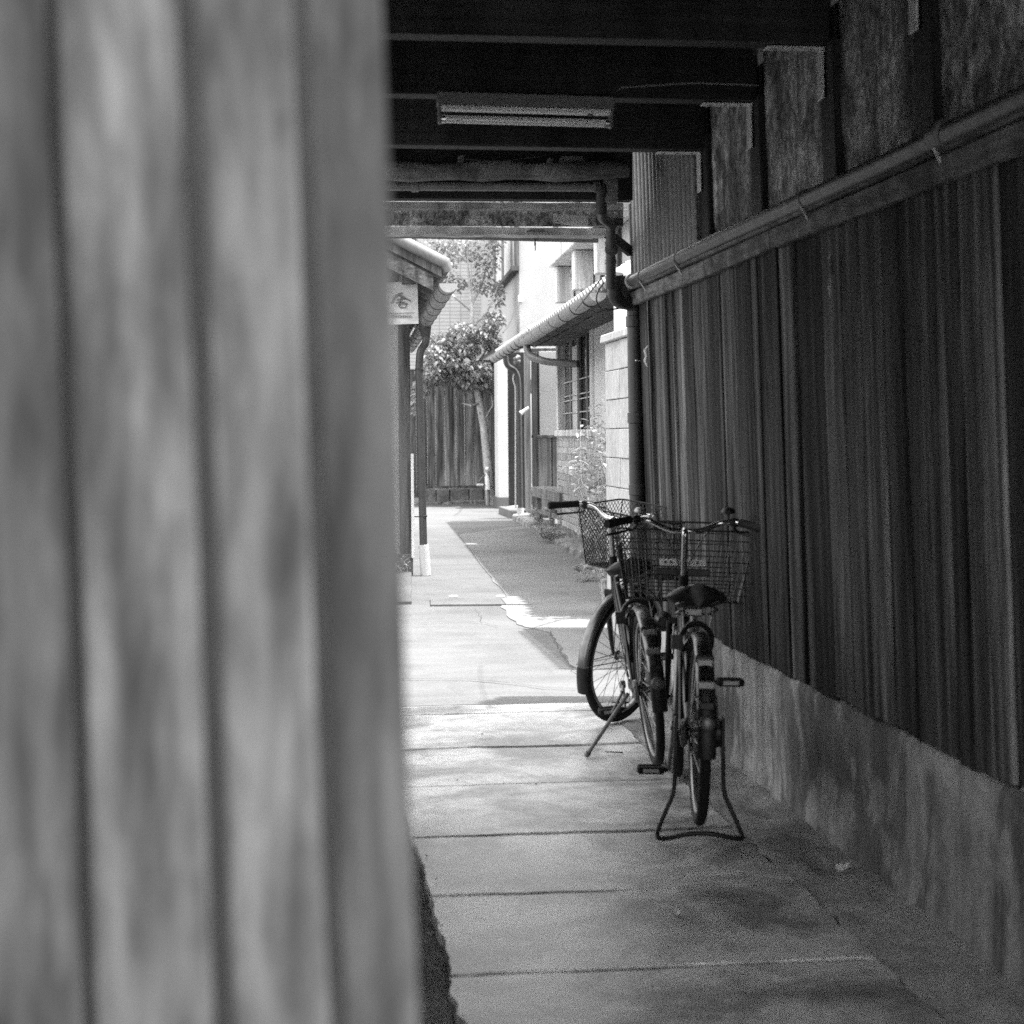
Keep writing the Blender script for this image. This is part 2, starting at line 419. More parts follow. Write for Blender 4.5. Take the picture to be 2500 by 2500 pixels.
# thin cracks, laid as narrow dark slivers a few mm above the pavement
def crack(name, pix, wd=.012, amp=.03, z=.008, parent=None):
    P = [onZ(*p, z) for p in pix]; pts = []
    for a, b in zip(P[:-1], P[1:]):
        k = max(2, int((b-a).length/.08))
        for t in range(k):
            p = a.lerp(b, t/k); q = noise.noise_vector(p*9)*amp; pts.append(Vector((p.x+q.x, p.y+q.y*.8, z)))
    pts.append(P[-1]); m_ = MB(); vs = []; fs = []
    for i, p in enumerate(pts):
        d = (pts[min(i+1, len(pts)-1)] - pts[max(0, i-1)]).normalized(); nrm = Vector((-d.y, d.x, 0)); ww = .5*wd*(.3+.9*random.random())
        vs += [p + nrm*ww/2, p - nrm*ww/2]
    fs = [(2*i, 2*i+1, 2*i+3, 2*i+2) for i in range(len(pts)-1)]
    m_.add(vs, fs); return ob(name, m_, M_soil, parent, kind='structure')
crack('pavement_crack', [(1345,1540),(1362,1580),(1385,1612),(1410,1648)], .014)
crack('pavement_crack', [(975,1516),(1040,1520),(1110,1516),(1170,1518),(1215,1528)], .016)
crack('pavement_crack', [(1265,1530),(1300,1532),(1340,1520),(1370,1512)], .014)
crack('pavement_crack', [(980,1656),(1150,1658),(1260,1668),(1330,1678),(1420,1682)], .02, .01)
crack('pavement_crack', [(1160,1484),(1172,1500),(1176,1516)], .01)
# drain cover set in the pavement
dc = empty('drain_cover', onZ(1170, 1472), 'long flat concrete drain cover set across the sunlit yard pavement', 'drain cover')
a, b, c, d = [onZ(*p) for p in [(1051,1480),(1298,1478),(1283,1465),(1050,1465)]]
for t0, t1 in ((0, .74), (.745, 1)):
    q = [a.lerp(b, t0), a.lerp(b, t1), d.lerp(c, t1), d.lerp(c, t0)]
    m_ = MB(); m_.hexa([(p.x, p.y, -.03) for p in q] + [(p.x, p.y, .016) for p in q]); ob('lid', m_, M_yard if t0 == 0 else M_ashph, dc, bevel=.004)
for px in (1107, 1222):
    p = onZ(px, 1460); ob('lifting_ring', MB().ring((p.x, p.y, .016), (0, 0, 1), .035, .006, 16, 6), M_galv, dc)

# kerb of the right hand house
kb = empty('stone_kerb', onZ(1330, 1310), 'low mossy stone kerb along the foot of the right hand house', 'kerb')
ka, kc = onZ(1222, 1250), onZ(1412, 1366)
N = 22
for i in range(N):
    p, q = ka.lerp(kc, i/N + .004), ka.lerp(kc, (i+1)/N - .004); wd = random.uniform(.26, .34); h = random.uniform(.06, .1)
    m_ = MB(); m_.hexa([(p.x, p.y, -.05), (p.x+wd, p.y, -.05), (q.x+wd, q.y, -.05), (q.x, q.y, -.05), (p.x+.02, p.y, h), (p.x+wd, p.y, h+.02), (q.x+wd, q.y, h+.02), (q.x+.02, q.y, h)])
    rough(m_, .02, 6, (1, 0, 1)); ob('kerb_stone', m_, M_mortar, kb, bevel=.015)

# ================================================================== PASSAGE: right wall
def Xw(z): return 1.735 + (1.3 - z)*.026          # the old wall leans into the alley
def wbox(mb, y0, y1, z0, z1, d0, d1, nz_=1):      # d = distance the face stands out from the wall plane
    return mb.hexa([(Xw(z0)-d1, y0, z0), (Xw(z0)-d0, y0, z0), (Xw(z0)-d0, y1, z0), (Xw(z0)-d1, y1, z0),
                    (Xw(z1)-d1, y0, z1), (Xw(z1)-d0, y0, z1), (Xw(z1)-d0, y1, z1), (Xw(z1)-d1, y1, z1)])
rw = empty('boarded_wall', (1.8, 6.2, 0), 'dark vertical boards on a stained concrete plinth, right side of the passage', 'wall')
Y0, Y1 = 0.9, 9.15
ob('core', wbox(MB(), Y0, Y1, .44, 2.75, -.10, -.03), M_board, rw)
def plinth_top(y): return 0.475 + .008*noise.noise(Vector((y*1.5, 0, 0))) + .005*noise.noise(Vector((y*9, 0, 3)))
m_ = MB()
def pl(u, v):
    y = Y0 + (Y1-Y0)*u
    prof = [(.30, 0), (.035+.008, -.05), (.03, .08), (.022, .3), (.018, plinth_top(y)-.02), (.008, plinth_top(y)), (-.03, plinth_top(y)+.006)]
    d, z = prof[1 + int(round(v*5))] if v < 1 else prof[6]
    return (Xw(z) - d + .006*noise.noise(Vector((y*3, z*3, 1))), y, z)
m_.grid(pl, 200, 5); ob('concrete_plinth', m_, M_plinth, rw, smooth=True)
for i in range(60):      # mortar splashes along the plinth top
    y = random.uniform(3.8, 9.0); z = plinth_top(y) + random.uniform(-.004, .012); r_ = random.uniform(.003, .009)
    if i < 40:
        m_ = MB(); m_.lathe((Xw(z) - .008, y, z-r_*.5), (0, 0, 1), [(r_*.9, 0), (r_*1.2, r_*.4), (r_*.7, r_*1.3), (r_*.1, r_*(1.6+random.random()*2))], 7); ob('mortar_splash', m_, M_mortar, rw, smooth=True)
y = Y0; nb = 0
while y < Y1 - .02:
    wd = random.choice((.10, .13, .15, .17, .19, .21)) * (1 if y > 5 else 1.15); y2 = min(y + wd, Y1)
    lap = random.uniform(.0, .012); tw = random.uniform(-.006, .006); zb = plinth_top((y+y2)/2) + random.uniform(-.006, .012)
    m_ = MB(); p = []
    sk0, sk1 = random.uniform(-.012, .012), random.uniform(-.006, .006)
    for z, sk in ((zb, sk0), (2.02, sk1)):
        p += [(Xw(z)-.016-lap-tw, y+.003, z), (Xw(z)+.03, y+.003, z), (Xw(z)+.03, y2-.002, z), (Xw(z)-.016-lap+tw, y2-.002, z)]
    m_.hexa(p); ob('board', m_, M_board, rw, bevel=.003); y = y2; nb += 1
    if random.random() < .15:   # thin cover strip on some joints
        z0, z1 = plinth_top(y)+.01, 2.02
        m_ = MB(); wbox(m_, y-.012, y+.014, z0, z1, .01, .036); ob('cover_strip', m_, M_board, rw, bevel=.003)
# weathered batten along the top of the boards
segs = [0.9, 5.05, 6.3, 7.35, 9.2]
for a, b in zip(segs[:-1], segs[1:]):
    m_ = MB(); wbox(m_, a+.002, b-.002, 2.015, 2.085, .016, .055); m2 = rough(m_, .008, 3, (1, 0, 1)); ob('batten', m2, M_batten, rw, bevel=.006)
m_ = MB(); wbox(m_, 0.9, 9.2, 2.085, 2.10, -.03, .07); ob('batten_cap', m_, M_batten, rw, bevel=.004)
# upper part: posts and mottled plaster panels
PY = [3.92, 4.80, 5.70, 6.64, 7.52]
for i, yb in enumerate(PY):
    m_ = MB(); wbox(m_, yb-.10, yb+.05, 2.10, 2.62, -.05, .012); ob('post', m_, M_beam, rw, bevel=.006)
    y2 = PY[i+1]-.10 if i < 4 else None
    if y2:
        m_ = MB(); n1, n2 = 14, 10
        def pan(u, v, ya=yb+.05, yb2=y2):
            yy = ya + (yb2-ya)*u + (.012*noise.noise(Vector((v*9, ya, 0))) if u > .99 else 0); zz = 2.10 + .80*v
            return (Xw(zz) + .012 + .008*noise.noise(Vector((yy*6, zz*6, 0))), yy, zz)
        m_.grid(pan, n1, n2); ob('plaster_panel', m_, M_plast_old, rw, smooth=True)
m_ = MB(); wbox(m_, 0.9, 3.82, 2.10, 2.9, -.03, -.012); ob('plaster_panel', m_, M_plast_old, rw)
# corrugated sheet near the exit
m_ = MB(); ya, yb = 7.60, 9.08
def cor(u, v):
    yy = ya + (yb-ya)*u; zz = 2.095 + .80*v
    return (Xw(zz) - .012 - .026*math.copysign(abs(math.sin(2*math.pi*(yy-ya)/.092))**.55, math.sin(2*math.pi*(yy-ya)/.092)), yy, zz)
m_.grid(cor, 360, 1); ob('corrugated_sheet', m_, M_corr, rw, smooth=True)
m_ = MB(); wbox(m_, 7.575, 7.605, 2.10, 2.60, .0, .03); ob('sheet_edge_trim', m_, M_batten, rw, bevel=.003)
# hole with a torn splinter in one board and a scrap of tape
h = onO(2047, 648, 1.70, 0)
m_ = MB(); m_.lathe((h.x-.022, h.y, h.z), (-1, 0, 0), [(.012, 0), (.010, .003)], 10)
for i in range(len(m_.v)): m_.v[i].z = h.z + (m_.v[i].z-h.z)*2.6
ob('knot_hole', m_, M_black, rw)
m_ = MB(); m_.tube([(h.x-.026, h.y+.004, h.z+.04), (h.x-.03, h.y+.006, h.z+.02)], [.002, .004], 5); m_.tube([(h.x-.026, h.y, h.z-.035), (h.x-.032, h.y-.002, h.z-.07), (h.x-.026, h.y-.004, h.z-.11)], [.002, .005, .001], 5); ob('splinter', m_, M_fence, rw)
h = onO(1600, 870, 1.70, 0)
m_ = MB(); m_.tube([(h.x-.035, h.y, h.z+.05), (h.x-.05, h.y, h.z+.03), (h.x-.045, h.y, h.z), (h.x-.05, h.y, h.z-.02), (h.x-.04, h.y, h.z-.05)], [.004, .009, .006, .009, .003], 6); ob('tape_scrap', m_, M_cloth, rw, smooth=True)
# end post of the wall
m_ = MB(); wbox(m_, 9.155, 9.2, 0.0, 2.55, -.06, .02); ob('end_post', m_, M_beam, rw, bevel=.006)

# grey conduit on top of the batten
cp = empty('wall_conduit', (1.65, 7, 2.1), 'grey round pipe running along the batten of the boarded wall', 'pipe')
zc = 2.125; xc = Xw(zc) - .065
ob('tube', MB().tube([(xc, 0.9, zc+.004), (xc, 5.0, zc-.006), (xc, 7.0, zc+.004), (xc, 8.93, zc-.002)], .029, 16), M_conduit, cp, smooth=True)
ob('end_cap', MB().lathe((xc, 8.93, zc), (0, 1, 0), [(.037, -.03), (.039, 0), (.03, .012)], 16), M_pipe_lt, cp, smooth=True)
for yy in (4.50, 5.75, 7.75, 8.6):
    ob('clamp', MB().lathe((xc, yy, zc), (0, 1, 0), [(.0295, 0), (.033, .004), (.033, .018), (.0295, .022)], 16), M_galv if yy < 5 else M_conduit, cp, smooth=True)
    ob('clamp_nail', MB().beam((xc-.02, yy+.01, zc-.03), (xc+.02, yy+.06, zc-.07), .006, .006), M_galv, cp)
m_ = MB(); m_.lathe((xc, 4.46, zc), (0, 1, 0), [(.0295, 0), (.038, .006), (.038, .07), (.0295, .078)], 18); ob('coupling', m_, M_conduit, cp, smooth=True)

# ================================================================== PASSAGE: unseen left wall, added to steer the light, and foreground wall
lp = empty('light_blocking_wall', (-.12, 6, 0), 'unseen side wall added to block light, with posts, behind the foreground boards', 'wall')
for yy in (3.92, 5.70, 7.52): ob('post', MB().box(-.2, -.08, yy-.06, yy+.06, -.02, 2.62), M_beam, lp, bevel=.006)
for i in range(25):
    ob('blocking_board', MB().box(-.02 + random.uniform(-.004, .004), .012, 1.75+i*.19, 1.75+i*.19+.187, .02, 2.62), M_post, lp, bevel=.003)
ob('wall_plate', MB().box(-.21, -.07, 3.1, 8.7, 2.63, 2.80), M_beam, lp)

fw = empty('foreground_board_wall', (-.4, 1.25, 0), 'out of focus weathered grey vertical boards filling the left foreground', 'wall')
LEAN = -.029
YF = 1.25
fpx = [-330, -80, 170, 495, 780]     # board joints across the photo at the horizon line
xs = [onY(p, 1065, YF).x for p in fpx]; xs = [xs[0] - .12*k for k in range(12, 0, -1)] + xs
xe = onY(980, 1065, YF).x
def fgx(x, z): return x + LEAN*(z - CAMH)
for i in range(len(xs)):
    a = xs[i]; b = xs[i+1] if i+1 < len(xs) else xe
    gp = {12: .002, 13: .0032, 14: .0055, 15: .009}.get(i, .004)
    if i == len(xs)-1: gp = .002
    pr = random.uniform(-.004, .004) if i < len(xs)-1 else -.012
    m_ = MB(); n_ = 26
    def fb(u, v, a=a, b=b, gp=gp, pr=pr):
        z = .05 + 2.9*v; wob = .0045*noise.noise(Vector((a*40, z*1.7, 0)))
        wob2 = .0045*noise.noise(Vector((b*40, z*1.7, 0)))
        x = (a+gp+wob)*(1-u) + (b-gp+wob2)*u
        e = abs(u-.5)*2
        return (fgx(x, z), YF - .014 - pr + .003*e**6, z)
    m_.grid(fb, 6, n_)
    k = 7; rim = list(range(k)) + [j*k+6 for j in range(1, n_+1)] + [n_*k+q for q in range(5, -1, -1)] + [j*k for j in range(n_-1, 0, -1)]
    base = len(m_.v); m_.v += [Vector((m_.v[q].x, YF+.012, m_.v[q].z)) for q in rim]
    for q in range(len(rim)): l = (q+1) % len(rim); m_.f.append((rim[q], base+q, base+l, rim[l]))
    m_.f.append(tuple(reversed(range(base, base+len(rim)))))
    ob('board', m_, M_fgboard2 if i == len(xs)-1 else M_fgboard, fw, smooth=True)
ob('backing', MB().hexa([(fgx(-1.6, 0), YF+.015, 0), (fgx(xe-.01, 0), YF+.015, 0), (fgx(xe-.01, 0), YF+.08, 0), (fgx(-1.6, 0), YF+.08, 0),
                         (fgx(-1.6, 3), YF+.015, 3), (fgx(xe-.01, 3), YF+.015, 3), (fgx(xe-.01, 3), YF+.08, 3), (fgx(-1.6, 3), YF+.08, 3)]), M_pipe_bk, fw)

# ================================================================== PASSAGE: ceiling
ce = empty('beamed_ceiling', (.9, 6, 2.6), 'blackened timber beams carrying the low ceiling over the passage', 'ceiling')
for i in range(28):
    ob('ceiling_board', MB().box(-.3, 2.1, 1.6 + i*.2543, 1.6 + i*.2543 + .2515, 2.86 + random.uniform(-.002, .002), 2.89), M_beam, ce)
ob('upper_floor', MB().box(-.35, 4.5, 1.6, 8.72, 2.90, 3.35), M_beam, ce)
beamz = [2.63, 2.63, 2.61, 2.60, 2.555]
for i, yb in enumerate(PY):
    zb = beamz[i]; rt = Xw(zb)
    # tilt follows the photo: beams drop slightly toward the right wall
    zl = zb + .012
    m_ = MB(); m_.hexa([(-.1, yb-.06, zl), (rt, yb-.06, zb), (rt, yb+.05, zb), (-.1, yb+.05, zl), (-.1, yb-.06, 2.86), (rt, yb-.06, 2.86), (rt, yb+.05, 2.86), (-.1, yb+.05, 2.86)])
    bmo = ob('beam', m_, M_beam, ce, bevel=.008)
    m_ = MB(); m_.box(rt-.20, rt-.006, yb-.02, yb+.045, zb-.006, zb-.002 + .0)
    m_.hexa([(rt-.02, yb-.02, zb-.17), (rt-.014, yb-.02, zb-.17), (rt-.014, yb+.045, zb-.17), (rt-.02, yb+.045, zb-.17), (rt-.022, yb-.02, zb-.005), (rt-.014, yb-.02, zb-.005), (rt-.014, yb+.045, zb-.005), (rt-.022, yb+.045, zb-.005)])
    ob('angle_bracket', m_, M_galv, bmo, bevel=.002)
    m_ = MB()
    for k in (.17, .11, .05): m_.lathe((rt-k, yb+.012, zb-.006), (0, 0, -1), [(.006, 0), (.004, .003)], 8)
    ob('bracket_screw', m_, M_blackpl, bmo)
# barked log beam beyond the last squared beam
def at(px, py, y): return onY(px, py, y)
yl = 8.12
pts = []
for k in range(15):
    px = 700 + k*(1535-700)/14; p = at(px, 418 + 3*math.sin(k*1.3), yl); pts.append(p + Vector((0, .015*math.sin(k*.9), 0)))
m_ = MB(); m_.tube(pts, [.043 + .006*math.sin(k*1.7) for k in range(15)], 16); rough(m_, .01, 9); ob('log_beam', m_, M_log, ce, smooth=True)
for (x0, x1, y0, y1, yy) in ((1370, 1425, 380, 396, 8.2), (1120, 1135, 378, 395, 8.2), (1340, 1352, 384, 398, 8.2)):
    a, b = at(x0, y0, yy), at(x1, y1, yy); ob('packing_block', MB().box(a.x, b.x, yy, yy+.06, b.z, a.z), M_log, ce, bevel=.003)
ob('loose_cable', MB().tube([at(1130, 388, 8.1), at(1200, 393, 8.1), at(1250, 391, 8.1), at(1320, 381, 8.1)], .004, 6), M_wire, ce)
def hbeam(name, x0, x1, yt, yb_, Y, th, mat, par, tilt=0, bev=.004, rg=0):
    a, b = at(x0, yt, Y), at(x1, yb_, Y); m_ = MB(); n_ = 14
    zt, zb_ = a.z, b.z
    for k in range(n_):
        xa, xb = a.x + (b.x-a.x)*k/n_, a.x + (b.x-a.x)*(k+1)/n_
        da, db = tilt*k/n_, tilt*(k+1)/n_
        m_.hexa([(xa, Y, zb_+da), (xb, Y, zb_+db), (xb, Y+th, zb_+db), (xa, Y+th, zb_+da), (xa, Y, zt+da), (xb, Y, zt+db), (xb, Y+th, zt+db), (xa, Y+th, zt+da)])
    if rg: rough(m_, rg, 7, (0, 1, 1))
    return ob(name, m_, mat, par)
hbeam('dark_lintel', 560, 1545, 318, 488, 8.42, .10, M_beam, ce)
hbeam('pale_lintel', 640, 1522, 490, 512, 8.60, .07, M_beam_lt, ce, rg=.004)
hbeam('plaster_band', 640, 1522, 508, 552, 8.68, .04, M_plast_old, ce)
hbeam('eave_plank', 640, 1482, 549, 571, 8.74, .14, M_beam_lt, ce, rg=.004, tilt=-.008)
hbeam('knot_patch', 1455, 1522, 533, 550, 8.64, .035, M_log, ce)
hbeam('peeling_plaster', 1352, 1436, 525, 549, 8.655, .02, M_plast_gr, ce, rg=.02)
# eave gutter tube along the roof edge
eg = empty('eave_gutter', at(1250, 580, 8.95), 'thin grey gutter tube along the passage roof edge above the opening', 'gutter')
ob('tube', MB().tube([at(600, 576, 8.95), at(1000, 574, 8.95), at(1460, 585, 8.95)], .017, 12), M_pipe_gr, eg, smooth=True)
p = at(1306, 575, 8.92); ob('hanger', MB().beam((p.x, p.y, p.z+.03), (p.x, p.y, p.z-.05), .014, .006).beam((p.x+.003, p.y, p.z-.04), (p.x+.001, p.y, p.z-.075), .005, .004), M_beam, eg)
m_ = MB(); q = [at(1284, 566, 8.735), at(1296, 559, 8.735), at(1325, 559, 8.735), at(1335, 567, 8.735)]; m_.prism(q, (0, -.004, 0)); ob('hanger_plate', m_, M_log, eg)
# dark brackets by the corner
br_ = ob('diagonal_brace', MB().beam(at(1455, 548, 8.9), at(1540, 615, 9.1), .03, .05), M_beam, ce, bevel=.003)
m_ = MB(); a, b = at(1478, 425, 8.3), at(1510, 494, 8.3); m_.box(a.x, b.x, 8.3, 8.36, b.z, a.z); ob('hanging_block', m_, M_log, ce, bevel=.003)
m_ = MB(); a, b = at(1505, 370, 8.25), at(1518, 415, 8.25); m_.box(a.x, b.x, 8.25, 8.28, b.z, a.z); ob('hook_strap', m_, M_beam, ce, bevel=.002)
m_ = MB(); m_.tube([at(1506, 402, 8.22), at(1508, 418, 8.22), at(1517, 420, 8.22), at(1518, 404, 8.22)], .004, 6, closed=True); ob('iron_ring', m_, M_galv, ce)

# ceiling drain pipe with elbows, hopper and the tall downpipe
dp = empty('drain_pipe', at(1550, 1230, 9.33), 'dark drain pipe crossing under the ceiling then dropping in bends beside the boarded wall', 'pipe')
Yp = 8.3
ob('cross_pipe', MB().tube([at(640, 453, Yp), at(1452, 457, Yp)], .021, 14), M_pipe_gr, dp, smooth=True)
for px in (1004, 1448):
    p = at(px, 456, Yp); ob('pipe_socket', MB().lathe(p, (1, 0, 0), [(.021, -.001), (.025, .002), (.025, .03), (.021, .034)], 16), M_pipe_gr, dp, smooth=True)
path = fillet([at(1452, 457, Yp), at(1468, 458, Yp), at(1468, 520, Yp+.05)], .04, 6)
ob('elbow', MB().tube(path, .026, 14), M_pipe_dk, dp, smooth=True)
path = fillet([at(1468, 500, Yp+.1), at(1467, 532, Yp+.2), at(1491, 545, Yp+.3), at(1491, 700, Yp+.6)], .045, 6)
ob('offset_bend', MB().tube(path, .024, 14), M_pipe_dk, dp, smooth=True)
for (px, py, yy) in ((1467, 516, Yp+.15), (1491, 553, Yp+.32), (1491, 596, Yp+.4), (1491, 640, Yp+.5)):
    p = at(px, py, yy); ob('pipe_socket', MB().lathe(p, (0, 0, 1), [(.025, -.012), (.029, -.008), (.029, .012), (.025, .014)], 16), M_pipe_dk, dp, smooth=True)
p = at(1493, 609, Yp+.42); ob('inspection_cap', MB().lathe(p, (-.2, -1, 0), [(.03, -.05), (.034, 0), (.032, .02), (.02, .028)], 18), M_pipe_dk, dp, smooth=True)
p = at(1500, 625, 8.85); ob('clear_tube', MB().tube([p, at(1500, 690, 9.0)], .008, 8), M_pipe_lt, dp, smooth=True)
# big horizontal elbow and vertical pipe
a = at(1497, 737, 9.0); b = at(1552, 742, 9.32)
ob('trap', MB().tube(fillet([at(1505, 668, 8.95), at(1500, 735, 9.0), at(1548, 742, 9.05), at(1551, 800, 9.05)], .05, 6), [.03]*2+[.034]*12+[.03]*1 if False else .036, 16), M_pipe_bk, dp, smooth=True)
m_ = MB(); q = [at(1487, 672, 9.05), at(1548, 672, 9.05), at(1550, 725, 9.05), at(1490, 725, 9.05)]; m_.prism(q, (0, .1, 0)); ob('hopper_box', m_, M_pipe_bk, dp, bevel=.01)
ob('downpipe', MB().tube(fillet([at(1549, 760, 9.05), at(1550, 800, 9.05), at(1553, 1000, 9.05), Vector((at(1558, 1240, 9.05).x, 9.05, -.02))], .03, 3), .0395, 18), M_pipe_bk, dp, smooth=True)
for py in (785, 1020, 1195):
    p = at(1549 + (py-760)*.018, py, 9.05); ob('pipe_socket', MB().lathe(p, (0, 0, 1), [(.0395, -.03), (.0455, -.026), (.0455, .026), (.0395, .03)], 18), M_pipe_bk, dp, smooth=True)
p = at(1552, 880, 9.0); ob('wall_hook', MB().tube([p, p + Vector((.03, .02, 0)), p + Vector((.06, .03, .015))], .004, 6), M_galv, dp)
# loose cables around the corner
cb = empty('loose_cables', at(1490, 720, 9.0), 'tangle of thin dark cables hanging beside the drain pipe', 'cable')
ob('cable', MB().tube(arc(at(1475, 690, 9.0), at(1440, 730, 9.0), at(1470, 757, 9.0), 10), .004, 6), M_wire, cb)
ob('cable', MB().tube(arc(at(1470, 757, 9.0), at(1505, 757, 9.0), at(1535, 745, 9.1), 8), .005, 6), M_wire, cb)
ob('cable', MB().tube(arc(at(1468, 680, 9.0), at(1420, 740, 9.6), at(1405, 758, 10.5), 8), .004, 6), M_wire, cb)
ob('cable', MB().tube(arc(at(1535, 745, 9.1), at(1540, 770, 9.2), at(1570, 790, 9.1), 8), .004, 6), M_pipe_lt, cb)

# ================================================================== fluorescent lamp
yb = PY[3]
fl = empty('fluorescent_lamp', (at(1280, 235, yb).x, yb, 2.58), 'unlit single tube fluorescent batten lamp screwed under a dark beam', 'lamp')
a, b = at(1066, 224, yb-.05), at(1496, 240, yb-.05)
zt = 2.598
def lampx(px): return at(px, 250, yb-.05).x
x0, x1 = lampx(1066), lampx(1496); dzl = -.011
def lbox(mb, xa, xb, ya, yb_, za, zb_):
    sa, sb = dzl*(xa-x0)/(x1-x0), dzl*(xb-x0)/(x1-x0)
    return mb.hexa([(xa, ya, za+sa), (xb, ya, za+sb), (xb, yb_, za+sb), (xa, yb_, za+sa), (xa, ya, zb_+sa), (xb, ya, zb_+sb), (xb, yb_, zb_+sb), (xa, yb_, zb_+sa)])
ob('housing', lbox(MB(), x0, x1, yb-.10, yb-.02, 2.565, 2.612), M_lampwh, fl, bevel=.004)
m_ = MB(); lbox(m_, x0+.012, x1-.012, yb-.085, yb-.035, 2.549, 2.565); ob('reflector', m_, M_white, fl, bevel=.003)
for (xa, xb) in ((x0+.003, x0+.016), (x1-.016, x1-.003)):
    ob('lamp_holder', lbox(MB(), xa, xb, yb-.082, yb-.038, 2.500, 2.565), M_lampwh, fl, bevel=.004)
za = 2.517
ob('tube', MB().tube([(x0+.03, yb-.06, za+dzl*.05), (x1-.03, yb-.06, za+dzl*.95)], .0145, 18), M_tubegl, fl, smooth=True)
for xx, dd in ((x0+.016, 1), (x1-.03, 1)):
    ob('tube_cap', MB().tube([(xx, yb-.06, za+dzl*(xx-x0)/(x1-x0)), (xx+.014, yb-.06, za+dzl*(xx-x0)/(x1-x0))], .0155, 16), M_chrome, fl, smooth=True)
ob('supply_cable', MB().tube([(x1-.02, yb-.03, 2.6), (x1+.03, yb-.064, 2.64), (x1+.3, yb-.066, 2.66), (x1+.55, yb-.066, 2.655)], .004, 6), M_pipe_gr, fl)
xx = lampx(1440); ob('starter', MB().lathe((xx, yb-.06, 2.552), (0, 0, -1), [(.012, 0), (.012, .014), (.009, .017)], 14), M_blackpl, fl, smooth=True)

# ================================================================== BICYCLES
def fender(mb, c, R_, a0, a1, wd=.03, dep=.016, n=40, seg=8):
    c = Vector(c); vs = []; fs = []
    for i in range(n+1):
        t = a0 + (a1-a0)*i/n; d = Vector((math.cos(t), 0, math.sin(t)))
        for k in range(seg+1):
            q = R(-88) + R(176)*k/seg; vs.append(c + d*(R_ + dep*math.cos(q)) + Vector((0, wd*math.sin(q), 0)))
    for i in range(n):
        for k in range(seg): fs.append((i*(seg+1)+k, i*(seg+1)+k+1, (i+1)*(seg+1)+k+1, (i+1)*(seg+1)+k))
    return mb.add(vs, fs)
def wheel(parent, name, M, c, Rw=.325):
    c = Vector(c)
    wh = ob(name, MB(M).ring(c, (0, 1, 0), Rw-.018, .0185, 56, 12), M_black, parent, smooth=True)
    wh.name = name
    ob('rim', MB(M).ring(c, (0, 1, 0), Rw-.043, .0105, 56, 8, 1.25), M_alu, wh, smooth=True)
    ob('hub', MB(M).lathe(c - Vector((0, .05, 0)), (0, 1, 0), [(.007, -.02), (.007, 0), (.024, .012), (.024, .018), (.015, .022), (.013, .05), (.015, .078), (.024, .082), (.024, .088), (.007, .1), (.007, .12)], 14), M_stain, wh, smooth=True)
    sp = MB(M)
    for k in range(32):
        a = 2*math.pi*k/32; sd = .034 if k % 2 else -.034; of = R(48) if (k//2) % 2 else R(-48)
        p = c + Vector((math.cos(a+of)*.022, sd, math.sin(a+of)*.022)); q = c + Vector((math.cos(a)*(Rw-.05), 0, math.sin(a)*(Rw-.05)))
        sp.tube([p, q], .0014, 4, caps=False)
    ob('spokes', sp, M_alu, wh)
    return wh
